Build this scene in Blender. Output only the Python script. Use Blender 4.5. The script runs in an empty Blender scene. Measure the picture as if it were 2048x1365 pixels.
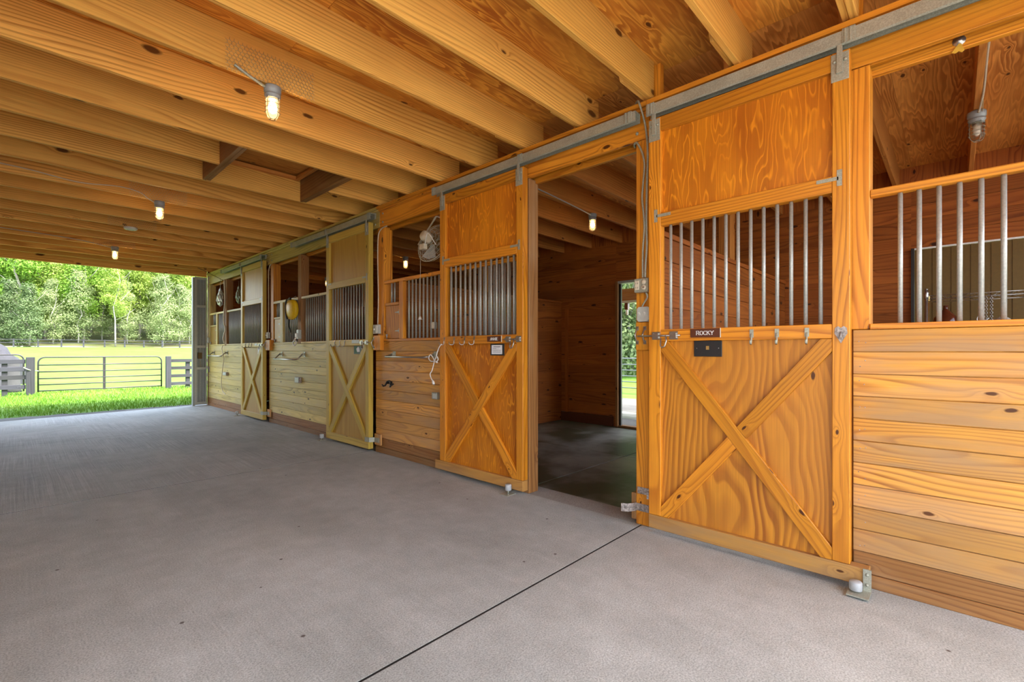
import bpy, math, random
from mathutils import Vector, Matrix
random.seed(7)
R = random.random
def U(a, b): return a + (b - a) * R()
scn = bpy.context.scene
COL = scn.collection
V = Vector

# ------------------------------------------------------------------ materials
def newmat(name):
    m = bpy.data.materials.new(name); m.use_nodes = True
    nt = m.node_tree; b = nt.nodes['Principled BSDF']
    return m, nt, b
def lin(c): return tuple(((x / 255.) / 12.92 if x / 255. <= .04045 else ((x / 255. + .055) / 1.055) ** 2.4) for x in c)
def rgba(c): return (c[0], c[1], c[2], 1.)
class NT:
    def __init__(s, nt): s.nt = nt
    def n(s, t, **k):
        x = s.nt.nodes.new(t)
        for a, b in k.items(): setattr(x, a, b)
        return x
    def l(s, a, b): s.nt.links.new(a, b)
    def put(s, sock, v):
        if isinstance(v, bpy.types.NodeSocket): s.l(v, sock)
        else: sock.default_value = v
    def m(s, op, a, b=0., c=None):
        x = s.n('ShaderNodeMath', operation=op); s.put(x.inputs[0], a); s.put(x.inputs[1], b)
        if c is not None: s.put(x.inputs[2], c)
        return x.outputs[0]
    def comb(s, a, b, c=0.):
        x = s.n('ShaderNodeCombineXYZ'); s.put(x.inputs[0], a); s.put(x.inputs[1], b); s.put(x.inputs[2], c); return x.outputs[0]
    def noise(s, vec, scale=1., detail=2., rough=.5, dist=0.):
        x = s.n('ShaderNodeTexNoise'); s.l(vec, x.inputs['Vector']); x.inputs['Scale'].default_value = scale
        x.inputs['Detail'].default_value = detail; x.inputs['Roughness'].default_value = rough; x.inputs['Distortion'].default_value = dist
        return x.outputs[0]
    def mix(s, f, a, b, mode='MIX'):
        x = s.n('ShaderNodeMix', data_type='RGBA', blend_type=mode)
        s.put(x.inputs[0], f); s.put(x.inputs[6], a); s.put(x.inputs[7], b); return x.outputs[2]
    def ramp(s, f, stops, interp='LINEAR'):
        x = s.n('ShaderNodeValToRGB'); s.l(f, x.inputs[0]); cr = x.color_ramp; cr.interpolation = interp
        while len(cr.elements) < len(stops): cr.elements.new(.5)
        for e, (p, c) in zip(cr.elements, stops): e.position = p; e.color = c if len(c) == 4 else rgba(c)
        return x.outputs[0]
    def bump(s, h, strength, dist=.002):
        x = s.n('ShaderNodeBump'); x.inputs['Strength'].default_value = strength; x.inputs['Distance'].default_value = dist
        s.l(h, x.inputs['Height']); return x.outputs[0]

def wood(name, light, dark, blotch, freq=28., wob=3.0, wsc=(.45, 5.), knots=.5, kr=.05, rough=.5, sat=.0, line=(.55, .93), worn=None, worn_amt=.0, lineamt=1.0, det=1.5, blo=1., lowwear=None):
    m, nt, b = newmat(name); t = NT(nt)
    tc = t.n('ShaderNodeTexCoord'); sp = t.n('ShaderNodeSeparateXYZ'); t.l(tc.outputs['UV'], sp.inputs[0]); u, v = sp.outputs[0], sp.outputs[1]
    at = t.n('ShaderNodeAttribute', attribute_name='tint'); tint = at.outputs['Fac']; tz = t.m('MULTIPLY', tint, 37.)
    n1 = t.noise(t.comb(t.m('MULTIPLY', u, wsc[0]), t.m('MULTIPLY', v, wsc[1]), tz), 1., det, .45)
    # knots
    vo = t.n('ShaderNodeTexVoronoi'); vo.voronoi_dimensions = '2D'; vo.inputs['Scale'].default_value = 1.
    kn = t.noise(t.comb(t.m('MULTIPLY', u, 14.), t.m('MULTIPLY', v, 22.), tz), 1., 2., .5)
    t.l(t.comb(t.m('ADD', t.m('ADD', t.m('MULTIPLY', u, 1.9), tz), t.m('MULTIPLY', kn, .045)), t.m('ADD', t.m('MULTIPLY', v, 4.4), t.m('MULTIPLY', kn, .07))), vo.inputs['Vector'])
    d = vo.outputs['Distance']; ksel = t.m('LESS_THAN', t.n('ShaderNodeSeparateColor').outputs[0], knots)
    sc = ksel.node.inputs[0].links[0].from_node; t.l(vo.outputs['Color'], sc.inputs[0])
    ksize = t.m('MULTIPLY_ADD', sc.outputs[1], kr, kr * .5)
    kf = t.m('MULTIPLY', t.n('ShaderNodeMapRange', clamp=True).outputs[0], ksel)
    mr = kf.node.inputs[0].links[0].from_node; t.l(t.m('DIVIDE', d, ksize), mr.inputs[0])
    mr.inputs[1].default_value = 1.15; mr.inputs[2].default_value = .7; mr.inputs[3].default_value = 0.; mr.inputs[4].default_value = 1.
    halo = t.m('MULTIPLY', t.m('MAXIMUM', t.m('SUBTRACT', 1., t.m('DIVIDE', d, .30)), 0.), ksel)
    val = t.m('ADD', t.m('ADD', t.m('MULTIPLY', v, freq), t.m('MULTIPLY', n1, wob * 4)), t.m('MULTIPLY', t.m('POWER', halo, 3.), 3.2))
    f = t.m('FRACT', val)
    c = t.ramp(f, [(0., dark), (.10, light), (line[0], light), (line[1], dark), (1., dark)])
    n4 = t.noise(t.comb(t.m('MULTIPLY', u, .8), t.m('MULTIPLY', v, 3.), tz), 1., 2., .6)
    c = t.mix(t.m('MULTIPLY', t.m('MULTIPLY_ADD', n4, 1.8, -.35), lineamt), rgba(light), c)
    fib = t.noise(t.comb(t.m('MULTIPLY', u, 3.), t.m('MULTIPLY', v, 170.), tz), 1., 2., .6)
    c = t.mix(.35, c, t.ramp(fib, [(.3, (.55, .55, .55)), (.65, (1.15, 1.1, 1.05))]), 'MULTIPLY')
    bl = t.noise(t.comb(u, t.m('MULTIPLY', v, 2.), tz), 1.3, 3., .6)
    c = t.mix(t.ramp(bl, [(.42, (0, 0, 0)), (.72, (1, 1, 1))]), c, t.mix(.6 * blo, c, rgba(blotch)))
    if worn:
        g = t.noise(t.comb(t.m('MULTIPLY', u, .7), t.m('MULTIPLY', v, 4.), tz), 1., 4., .65)
        c = t.mix(t.m('MULTIPLY', t.ramp(g, [(.45, (0, 0, 0)), (.62, (1, 1, 1))]), worn_amt), c, rgba(worn))
    if lowwear:
        so_ = t.n('ShaderNodeSeparateXYZ'); t.l(tc.outputs['Object'], so_.inputs[0]); g2 = t.noise(t.comb(t.m('MULTIPLY', u, 1.1), t.m('MULTIPLY', v, 9.), tz), 1., 4., .7)
        zz = t.m('ADD', t.m('MULTIPLY', so_.outputs[2], -1.25), t.m('MULTIPLY_ADD', g2, 1.5, .42)); c = t.mix(t.m('MULTIPLY', t.ramp(zz, [(.15, (0, 0, 0)), (.65, (1, 1, 1))]), .62), c, t.mix(.3, rgba(lowwear), c))
    c = t.mix(kf, c, rgba(tuple(x * .3 for x in dark)))
    br = t.m('MULTIPLY_ADD', tint, .36, .82)
    c = t.mix(1., c, t.comb(br, br, t.m('MULTIPLY_ADD', tint, .5, .75)), 'MULTIPLY')
    t.l(c, b.inputs['Base Color']); b.inputs['Roughness'].default_value = rough
    b.inputs['Specular IOR Level'].default_value = .35
    t.l(t.bump(t.m('ADD', f, t.m('MULTIPLY', fib, 1.2)), .25, .0012), b.inputs['Normal'])
    return m

def plain(name, c, rough=.5, metal=0., spec=.5, nz=.0, nsc=40.):
    m, nt, b = newmat(name); t = NT(nt)
    b.inputs['Roughness'].default_value = rough; b.inputs['Metallic'].default_value = metal; b.inputs['Specular IOR Level'].default_value = spec
    tc = t.n('ShaderNodeTexCoord'); n = t.noise(tc.outputs['Object'], nsc, 3., .6)
    k = nz or .08
    cc = t.mix(t.ramp(n, [(.3, (0, 0, 0)), (.7, (1, 1, 1))]), rgba(tuple(x * (1 - k) for x in c)), rgba(tuple(min(1., x * (1 + k)) for x in c)))
    t.l(cc, b.inputs['Base Color']); return m
M = {}
PL = (.80, .40, .10)
M['pine'] = wood('stained_pine', (.72, .285, .022), (.30, .075, .005), (.50, .155, .012), freq=26, wob=2.6, knots=.55, kr=.06, rough=.42)
M['pine_door'] = wood('door_pine', (.68, .265, .018), (.30, .075, .005), (.46, .145, .012), freq=30, wob=2.4, wsc=(.5, 3.6), knots=.8, kr=.034, rough=.38, lineamt=.95)
M['siding'] = wood('siding_pine', (.74, .35, .05), (.32, .095, .008), (.52, .22, .04), freq=24, wob=3.2, wsc=(.6, 5.), knots=.4, kr=.038, rough=.5, worn=(.42, .25, .13), worn_amt=.7, lowwear=(.39, .225, .10), lineamt=1.15)
M['siding_daytint'] = wood('siding_pine_daytint', (.68, .52, .15), (.30, .19, .035), (.52, .40, .12), freq=24, wob=2.4, wsc=(.5, 6.), knots=.45, kr=.045, rough=.5, worn=(.52, .42, .22), worn_amt=.5)  # yellow-green daylight from the field painted into the far boards' colour
M['pine_daytint'] = wood('door_pine_daytint', (.62, .43, .08), (.38, .24, .035), (.48, .31, .055), freq=26, wob=1.8, knots=.45, kr=.045, rough=.45, lineamt=.7)  # far doors' frame wood, with the same daylight tint painted in
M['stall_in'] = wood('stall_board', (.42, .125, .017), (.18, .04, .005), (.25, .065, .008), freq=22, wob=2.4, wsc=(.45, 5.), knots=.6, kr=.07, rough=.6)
M['joist'] = wood('joist_pine', (.88, .48, .105), (.46, .155, .016), (.66, .29, .045), freq=36, wob=4.6, wsc=(.30, 2.6), knots=.24, kr=.085, rough=.6, blo=.8)
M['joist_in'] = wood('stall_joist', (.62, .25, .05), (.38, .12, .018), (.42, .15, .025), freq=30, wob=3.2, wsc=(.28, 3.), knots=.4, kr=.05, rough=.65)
M['treated'] = wood('weathered_board', (.32, .145, .04), (.16, .055, .013), (.24, .10, .026), freq=26, wob=1.8, knots=.35, kr=.04, rough=.7, worn=(.33, .20, .10), worn_amt=.5)
M['ply_ceiling'] = wood('ceiling_plywood', (.86, .40, .055), (.42, .115, .010), (.52, .16, .016), freq=2.2, wob=4.0, wsc=(.8, 5.6), knots=.2, kr=.05, rough=.6, line=(.2, .75), lineamt=1.2, det=3.5)
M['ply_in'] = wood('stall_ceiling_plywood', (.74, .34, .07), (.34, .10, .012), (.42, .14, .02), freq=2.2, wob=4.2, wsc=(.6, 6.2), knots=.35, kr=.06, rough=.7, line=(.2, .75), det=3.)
M['ply'] = wood('door_plywood', (.74, .27, .012), (.34, .088, .005), (.42, .11, .007), freq=4.5, wob=4.2, wsc=(1.15, 5.4), knots=.0, rough=.4, line=(.12, .35), lineamt=1.15, det=3.0)
M['ply_low'] = wood('door_plywood_lower', (.54, .215, .018), (.27, .08, .008), (.42, .155, .022), freq=22.0, wob=5.2, wsc=(.55, 1.8), knots=.10, kr=.04, rough=.45, line=(.35, .75), lineamt=1.0, det=2.2)
M['ply_daytint'] = wood('door_plywood_daytint', (.50, .30, .05), (.36, .18, .022), (.40, .21, .03), freq=14.0, wob=1.8, wsc=(.5, 4.0), knots=.0, rough=.45, line=(.4, .8), lineamt=.7)  # far plywood, outdoor yellow-green light mixed into its colour
M['fence'] = wood('grey_fence_board', (.055, .055, .065), (.02, .02, .025), (.04, .04, .045), freq=25, wob=1.5, knots=.2, kr=.03, rough=.8)
M['plaque'] = plain('dark_brown_plaque', (.10, .028, .012), .35)
M['black'] = plain('black_paint', (.014, .013, .013), .45)
M['white'] = plain('white_plastic', (.75, .72, .66), .4)
M['cream'] = plain('cream_plastic', (.62, .54, .40), .45)
M['letter'] = plain('white_lettering', (.85, .85, .82), .5)
M['paper'] = plain('white_paper', (.78, .78, .80), .6)
M['ink'] = plain('grey_ink', (.18, .18, .2), .6)
M['brass'] = plain('brass', (.6, .42, .15), .35, .9)
M['rubber'] = plain('white_nylon', (.40, .41, .41), .35)
M['yellow'] = plain('yellow_plastic', (.78, .50, .015), .35)
M['blue'] = plain('blue_plastic', (.03, .045, .22), .4)
M['jug'] = plain('dark_amber_glass', (.10, .022, .008), .15)
M['olive'] = plain('olive_brown_panel', (.15, .085, .012), .6)
M['greymetal'] = plain('grey_painted_steel', (.33, .35, .345), .45, .1)
M['greylight'] = plain('pale_grey_steel', (.48, .49, .45), .45, .1)
M['rust'] = plain('rusted_steel', (.34, .29, .26), .5, .4, nz=.6, nsc=60)
M['brown'] = plain('brown_card', (.13, .075, .02), .7)
M['green'] = plain('green_card', (.02, .10, .03), .6)
M['silver'] = plain('silver_film', (.50, .48, .42), .4, .3, nz=.6, nsc=30)
M['bagc'] = plain('olive_film', (.34, .32, .18), .45, .0, nz=.5, nsc=25)
M['scrap'] = plain('yellow_scrap', (.60, .34, .03), .6)
M['wiredark'] = plain('dark_wire', (.16, .12, .08), .5, .5)
M['chicken'] = plain('galvanised_mesh_wire', (.62, .46, .24), .45, .5)
def galv():
    m, nt, b = newmat('galvanised_steel'); t = NT(nt); tc = t.n('ShaderNodeTexCoord')
    vo = t.n('ShaderNodeTexVoronoi'); vo.inputs['Scale'].default_value = 140; t.l(tc.outputs['Object'], vo.inputs['Vector'])
    n = t.noise(tc.outputs['Object'], 9., 3., .6)
    c = t.ramp(t.m('ADD', t.m('MULTIPLY', vo.outputs['Distance'], .5), t.m('MULTIPLY', n, .6)), [(.2, (.26, .25, .19)), (.8, (.44, .44, .35))])
    t.l(c, b.inputs['Base Color']); b.inputs['Metallic'].default_value = .3; b.inputs['Roughness'].default_value = .45; return m
M['galv'] = galv()
M['barmetal'] = plain('galvanised_bar', (.38, .375, .34), .38, .3, nz=.15, nsc=90)
M['chrome'] = plain('worn_chrome', (.42, .40, .37), .28, .85)
def glassm():
    m, nt, b = newmat('jar_glass'); b.inputs['Base Color'].default_value = (1, .93, .78, 1); b.inputs['Transmission Weight'].default_value = 1.
    b.inputs['Roughness'].default_value = .38; b.inputs['IOR'].default_value = 1.15; return m
M['glass'] = glassm()
M['glass_lit'] = glassm(); M['glass_lit'].node_tree.nodes['Principled BSDF'].inputs['Emission Color'].default_value = (1., .62, .22, 1); M['glass_lit'].node_tree.nodes['Principled BSDF'].inputs['Emission Strength'].default_value = .3
def emit(name, c, s):
    m, nt, b = newmat(name); b.inputs['Emission Color'].default_value = rgba(c); b.inputs['Emission Strength'].default_value = s; b.inputs['Base Color'].default_value = rgba(c); return m
M['bulb'] = emit('lit_bulb', (1., .66, .30), 6.)
M['bulb_off'] = plain('white_bulb', (.75, .72, .68), .3)
def concrete(name, c1, c2, streak=.5, stain=None, rough=.75, damp=0.):
    m, nt, b = newmat(name); t = NT(nt); tc = t.n('ShaderNodeTexCoord'); sp = t.n('ShaderNodeSeparateXYZ'); t.l(tc.outputs['Object'], sp.inputs[0])
    x, y = sp.outputs[0], sp.outputs[1]
    big = t.noise(t.comb(x, t.m('MULTIPLY', y, .55)), 1.1, 4., .6)
    c = t.ramp(big, [(.3, c1), (.7, c2)])
    sx = t.m('ADD', x, t.m('MULTIPLY', t.noise(t.comb(x, y), .5, 1.), .05))
    st = t.noise(t.comb(t.m('MULTIPLY', sx, 85.), t.m('MULTIPLY', y, .7)), 1., 3., .75)
    ms = t.noise(t.comb(x, y, 3.), .9, 2., .5)
    yr = t.n('ShaderNodeMapRange', clamp=True); t.l(y, yr.inputs[0]); yr.inputs[1].default_value = 5.4; yr.inputs[2].default_value = 5.8; yr.inputs[3].default_value = .22; yr.inputs[4].default_value = 1.
    mk = t.m('MULTIPLY', t.m('MULTIPLY', t.ramp(ms, [(.34, (0, 0, 0)), (.58, (1, 1, 1))]), streak), yr.outputs[0])
    med = t.noise(t.comb(x, y, 5.), 6., 5., .7); c = t.mix(.6, c, t.ramp(med, [(.3, (.80, .79, .77)), (.7, (1.12, 1.12, 1.12))]), 'MULTIPLY')
    c = t.mix(mk, c, t.mix(1., c, t.ramp(st, [(.32, (.72, .72, .74)), (.68, (1.22, 1.22, 1.24))]), 'MULTIPLY'))
    sp2 = t.noise(tc.outputs['Object'], 130., 3., .7)
    c = t.mix(.75, c, t.ramp(sp2, [(.34, (.5, .48, .47)), (.62, (1.2, 1.19, 1.18))]), 'MULTIPLY')
    vo = t.n('ShaderNodeTexVoronoi'); vo.inputs['Scale'].default_value = 4.; t.l(tc.outputs['Object'], vo.inputs['Vector'])
    c = t.mix(t.ramp(vo.outputs['Distance'], [(.03, (1, 1, 1)), (.05, (0, 0, 0))]), c, (.12, .10, .09, 1))
    if stain:
        n = t.noise(t.comb(x, y, 9.), 1.0, 4., .6); c = t.mix(t.ramp(n, [(.42, (0, 0, 0)), (.6, (1, 1, 1))]), c, rgba(stain))
    t.l(c, b.inputs['Base Color']); b.inputs['Roughness'].default_value = rough; b.inputs['Specular IOR Level'].default_value = .4
    t.l(t.bump(t.m('ADD', sp2, t.m('MULTIPLY', t.m('MULTIPLY', st, mk), .8)), .3, .002), b.inputs['Normal']); return m
M['concrete'] = concrete('aisle_concrete', (.37, .395, .375), (.54, .575, .555), 1.)
M['concrete_stall'] = concrete('stall_concrete', (.20, .20, .185), (.42, .42, .39), .1, (.055, .055, .03), .4)
M['concrete_th'] = concrete('threshold_concrete', (.33, .32, .30), (.41, .40, .37), .0)
M['dirt'] = concrete('joint_dirt', (.008, .007, .006), (.012, .01, .009), 0.)
M['gravel'] = concrete('gravel', (.07, .07, .068), (.16, .16, .15), 0., None, .95)
def grassm(name, a, bb, c3):
    m, nt, b = newmat(name); t = NT(nt); tc = t.n('ShaderNodeTexCoord')
    n = t.noise(tc.outputs['Object'], 2.6, 5., .75); n2 = t.noise(tc.outputs['Object'], .35, 3., .6)
    c = t.ramp(n, [(.3, a), (.7, bb)]); c = t.mix(t.ramp(n2, [(.5, (0, 0, 0)), (.75, (1, 1, 1))]), c, rgba(c3))
    t.l(c, b.inputs['Base Color']); b.inputs['Roughness'].default_value = .9; b.inputs['Specular IOR Level'].default_value = .1
    return m
M['grass'] = grassm('meadow_grass', (.075, .165, .02), (.115, .215, .035), (.13, .20, .05))
M['blade'] = grassm('grass_blades', (.10, .25, .02), (.22, .38, .05), (.26, .33, .07))
M['litter'] = grassm('forest_floor', (.10, .075, .04), (.08, .13, .03), (.14, .11, .07))
def leafm(name, a, bb):
    m, nt, b = newmat(name); t = NT(nt); tc = t.n('ShaderNodeTexCoord')
    n = t.noise(tc.outputs['Object'], .55, 4., .7); n2 = t.noise(tc.outputs['Object'], 5., 2., .6)
    c = t.ramp(t.m('ADD', t.m('MULTIPLY', n, .6), t.m('MULTIPLY', n2, .4)), [(.35, a), (.65, bb)])
    t.l(c, b.inputs['Base Color']); b.inputs['Roughness'].default_value = .6
    tr = t.n('ShaderNodeBsdfTranslucent'); t.l(c, tr.inputs[0]); mx = t.n('ShaderNodeMixShader'); mx.inputs[0].default_value = .4
    out = nt.nodes['Material Output']; t.l(b.outputs[0], mx.inputs[1]); t.l(tr.outputs[0], mx.inputs[2]); t.l(mx.outputs[0], out.inputs[0]); return m
M['leaf0'] = leafm('spring_leaves', (.10, .24, .02), (.26, .42, .04))
M['leaf1'] = leafm('yellow_green_leaves', (.20, .32, .04), (.38, .48, .09))
M['leaf2'] = leafm('grey_green_leaves', (.17, .25, .08), (.36, .41, .18))
M['leaf3'] = leafm('cedar_leaves', (.07, .13, .04), (.18, .24, .09))
M['bark'] = plain('grey_bark', (.30, .27, .23), .9, nz=.4, nsc=6)
M['stump'] = plain('grey_stump_wood', (.07, .068, .07), .9)
M['bark_pale'] = plain('pale_bark', (.36, .34, .30), .9, nz=.25, nsc=6)

# ------------------------------------------------------------------ mesh builder
AX = {'x': V((1, 0, 0)), 'y': V((0, 1, 0)), 'z': V((0, 0, 1))}
class MB:
    def __init__(s): s.v = []; s.f = []; s.uv = []; s.t = []; s.sm = []
    def add(s, vs, fs, g='z', tint=None, smooth=False, uvs=None):
        g = AX[g] if isinstance(g, str) else V(g).normalized()
        tint = R() if tint is None else tint; o = len(s.v); vs = [V(p) for p in vs]; ou, ov = U(0, 60), U(0, 60)
        s.v += vs
        for f in fs:
            p = [vs[i] for i in f]; n = (p[1] - p[0]).cross(p[2] - p[0])
            if n.length < 1e-12 and len(p) > 3: n = (p[2] - p[0]).cross(p[3] - p[0])
            if n.length > 0: n.normalize()
            h = n.cross(g)
            if h.length < .2:
                gg = V((.31, .95, 0)) if abs(n.z) > .5 else V((0, 0, 1)); gg = (gg - n * gg.dot(n)).normalized(); h = n.cross(gg)
                gl = gg * .25
            else: gl = g; h.normalize()
            s.f.append([o + i for i in f]); s.t.append(tint); s.sm.append(smooth)
            s.uv.append([(q.dot(gl) + ou, q.dot(h) + ov) for q in p])
    def box(s, x0, x1, y0, y1, z0, z1, g='z', tint=None):
        x0, x1 = min(x0, x1), max(x0, x1); y0, y1 = min(y0, y1), max(y0, y1); z0, z1 = min(z0, z1), max(z0, z1)
        vs = [(x0, y0, z0), (x1, y0, z0), (x1, y1, z0), (x0, y1, z0), (x0, y0, z1), (x1, y0, z1), (x1, y1, z1), (x0, y1, z1)]
        s.add(vs, [(0, 3, 2, 1), (4, 5, 6, 7), (0, 1, 5, 4), (1, 2, 6, 5), (2, 3, 7, 6), (3, 0, 4, 7)], g, tint)
    def prism(s, poly, x0, x1, g='z', tint=None, ax='x'):
        """polygon in (y,z) pushed from x0 to x1 (ax='x'), in (x,z) along y (ax='y'), or (x,y) along z"""
        n = len(poly); a = sum(poly[i][0] * poly[(i + 1) % n][1] - poly[(i + 1) % n][0] * poly[i][1] for i in range(n))
        if a < 0: poly = poly[::-1]
        if ax == 'x': mk = lambda p, q: (q, p[0], p[1])
        elif ax == 'y': mk = lambda p, q: (p[0], q, p[1])
        else: mk = lambda p, q: (p[0], p[1], q)
        vs = [mk(p, x0) for p in poly] + [mk(p, x1) for p in poly]
        fs = [tuple(range(n))[::-1], tuple(range(n, 2 * n))] + [(i, (i + 1) % n, n + (i + 1) % n, n + i) for i in range(n)]
        if ax == 'y': fs = [f[::-1] for f in fs]
        s.add(vs, fs, g, tint)
    def tube(s, pts, r, seg=8, smooth=True, caps=True, tint=None, closed=False):
        pts = [V(p) for p in pts]; n = len(pts); rs = r if isinstance(r, (list, tuple)) else [r] * n; vs = []; up = None
        for i, p in enumerate(pts):
            if closed: d = pts[(i + 1) % n] - pts[i - 1]
            else: d = pts[min(i + 1, n - 1)] - pts[max(i - 1, 0)]
            d.normalize()
            if up is None: up = V((0, 0, 1)) if abs(d.z) < .9 else V((1, 0, 0))
            a = d.cross(up)
            if a.length < 1e-4: a = d.cross(V((.3, .8, .5)))
            a.normalize(); b = a.cross(d); up = b
            for k in range(seg):
                an = 2 * math.pi * k / seg; vs.append(p + (a * math.cos(an) + b * math.sin(an)) * rs[i])
        fs = []
        for i in range(n if closed else n - 1):
            j = (i + 1) % n
            for k in range(seg): fs.append((i * seg + k, j * seg + k, j * seg + (k + 1) % seg, i * seg + (k + 1) % seg))
        if caps and not closed: fs += [tuple(range(seg)), tuple(range((n - 1) * seg, n * seg))[::-1]]
        g = (pts[-1] - pts[0]) if not closed and (pts[-1] - pts[0]).length > 1e-6 else V((0, 0, 1))
        s.add(vs, fs, g, tint, smooth)
    def lathe(s, prof, c, axis=(0, 0, 1), seg=16, smooth=True, a0=0., a1=None):
        """profile [(radius, height)] around axis through c"""
        ax = V(axis).normalized(); a = ax.cross(V((0, 0, 1)) if abs(ax.z) < .9 else V((1, 0, 0))).normalized(); b = ax.cross(a); c = V(c); vs = []
        for r, h in prof:
            for k in range(seg):
                an = 2 * math.pi * k / seg; vs.append(c + ax * h + (a * math.cos(an) + b * math.sin(an)) * r)
        fs = []; n = len(prof)
        for i in range(n - 1):
            for k in range(seg): fs.append((i * seg + k, i * seg + (k + 1) % seg, (i + 1) * seg + (k + 1) % seg, (i + 1) * seg + k))
        if prof[0][0] > 1e-5: fs.append(tuple(range(seg))[::-1])
        if prof[-1][0] > 1e-5: fs.append(tuple(range((n - 1) * seg, n * seg)))
        s.add(vs, fs, ax, None, smooth)
    def ring(s, c, axis, r, w, seg=20, ts=5):
        ax = V(axis).normalized(); a = ax.cross(V((0, 0, 1)) if abs(ax.z) < .9 else V((1, 0, 0))).normalized(); b = ax.cross(a); c = V(c)
        s.tube([c + (a * math.cos(2 * math.pi * k / seg) + b * math.sin(2 * math.pi * k / seg)) * r for k in range(seg)], w, ts, closed=True)
    def build(s, name, mat, parent=None, bevel=0.):
        me = bpy.data.meshes.new(name); off = parent.matrix_world_loc if False else (V(parent['_w']) if parent is not None else V((0, 0, 0)))
        me.from_pydata([tuple(p - off) for p in s.v], [], s.f)
        uvl = me.uv_layers.new(name='UVMap'); i = 0; flat = []
        for q in s.uv:
            for a in q: flat += [a[0], a[1]]
        uvl.data.foreach_set('uv', flat)
        at = me.attributes.new('tint', 'FLOAT', 'FACE'); at.data.foreach_set('value', s.t)
        me.polygons.foreach_set('use_smooth', s.sm)
        me.materials.append(M[mat] if isinstance(mat, str) else mat); me.update()
        o = bpy.data.objects.new(name, me); COL.objects.link(o)
        if parent is not None: o.parent = parent; o['_w'] = parent['_w']
        else: o['_w'] = (0., 0., 0.)
        if bevel:
            md = o.modifiers.new('edge', 'BEVEL'); md.width = bevel; md.segments = 1; md.limit_method = 'ANGLE'; md.angle_limit = .6
        return o
def thing(name, loc, label, cat, group=None):
    o = bpy.data.objects.new(name, None); COL.objects.link(o); o.location = loc; o.empty_display_size = .1
    o['_w'] = tuple(float(a) for a in loc); o['label'] = label; o['category'] = cat
    if group: o['group'] = group
    return o
def tag(o, label, cat, group=None, kind=None):
    o['label'] = label; o['category'] = cat
    if group: o['group'] = group
    if kind: o['kind'] = kind
    return o
def struct(o): o['kind'] = 'structure'; return o
def recentre(o):
    """put a one-mesh thing's origin at its base"""
    me = o.data; xs = [v.co.copy() for v in me.vertices]; c = V((sum(p.x for p in xs) / len(xs), sum(p.y for p in xs) / len(xs), min(p.z for p in xs)))
    for v in me.vertices: v.co -= c
    o.location = c; return o
def copytree(o, parent=None, loc=None):
    c = o.copy(); COL.objects.link(c); c.parent = parent
    if loc is not None: c.location = loc
    for ch in list(o.children): copytree(ch, c)
    return c

JZ = 3.165; JH = .286; CZ = JZ + JH; PIT = .614; J0 = 1.04
BX = 3.9                                            # inner face of the rear wall
def boards(mb, axis, a0, a1, f0, f1, z0, z1, pitch=.124, gap=.0022):
    """horizontal tongue and groove boards; axis = direction they run in, f0 = face, f1 = back"""
    n = max(1, round((z1 - z0) / pitch)); p = (z1 - z0) / n
    d = 1 if f1 > f0 else -1
    for i in range(n):
        za, zb = z0 + i * p + gap, z0 + (i + 1) * p - gap
        jit = U(0, .0012) * d
        if axis == 'y': mb.box(f0 + jit, f0 + d * .02, a0, a1, za, zb, 'y')
        else: mb.box(a0, a1, f0 + jit, f0 + d * .02, za, zb, 'x')
    if axis == 'y': mb.box(f0 + d * .0125, f1, a0, a1, z0, z1, 'y')
    else: mb.box(a0, a1, f0 + d * .0125, f1, z0, z1, 'x')

# ------------------------------------------------------------------ setting: ground and floor
mb = MB()
joints = [-2.6, 1.716, 5.57, 9.43]
for i, y0 in enumerate(joints):
    if i < 3: mb.box(-4.3, 0., y0 + .007, joints[i + 1] - .007, -.12, 0., 'y')
    else: mb.prism([(-4.3, y0 + .007), (0., y0 + .007), (0., 13.32), (-.3, 13.32), (-3.4, 12.84), (-4.3, 12.7)], -.12, 0., 'y', ax='z')
struct(mb.build('floor', 'concrete'))
mb = MB(); mb.box(-.001, .245, -2., 13.2, -.12, -.0015, 'y'); struct(mb.build('floor', 'concrete_th', bevel=.003))
mb = MB()
for x0, x1 in ((.25, 1.995), (2.003, BX + .1)):
    for y0, y1 in ((-2., 1.7), (1.7, 2.996), (3.004, 5.45), (5.45, 9.15), (9.15, 13.2)):
        mb.box(x0, x1, y0 + .002, y1 - .002, -.12, -.008, 'y')
struct(mb.build('floor', 'concrete_stall', bevel=.003))
mb = MB(); mb.box(-4.3, -.002, -2.6, 12.6, -.2, -.0012, 'y'); struct(mb.build('floor', 'dirt'))

def gz(x, y):
    z = 0.
    if y > 22: z = (min(y, 98) - 22) * .025
    if y > 98: z += (y - 98) * .13
    if x > 14 and y < 60: z = max(z, (x - 14) * .12)
    return z
def sheet(name, mat, xs, ys, dz=0., jit=0.):
    mb = MB(); vs = []; fs = []
    for j, y in enumerate(ys):
        for i, x in enumerate(xs): vs.append((x, y, gz(x, y) + dz + U(-jit, jit)))
    nx = len(xs)
    for j in range(len(ys) - 1):
        for i in range(nx - 1): a = j * nx + i; fs.append((a, a + 1, a + nx + 1, a + nx))
    mb.add(vs, fs, 'x', .5, True); return mb.build(name, mat)
rng = lambda a, b, n: [a + (b - a) * k / n for k in range(n + 1)]
tag(sheet('meadow', 'grass', rng(-50, 110, 80), rng(12.0, 98, 60), -.03, .012), 'sunlit mown green field sloping up beyond the barn opening', 'field', kind='structure')
tag(sheet('wooded_hillside', 'litter', rng(-50, 110, 30), rng(98, 190, 30), -.03, .15), 'leaf-strewn slope under the trees beyond the far fence', 'ground', kind='structure')
tag(sheet('side_yard', 'grass', rng(8.4, 60, 30), rng(-30, 12, 20), -.02), 'green grass beyond the rear stall door', 'field', kind='structure')
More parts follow.
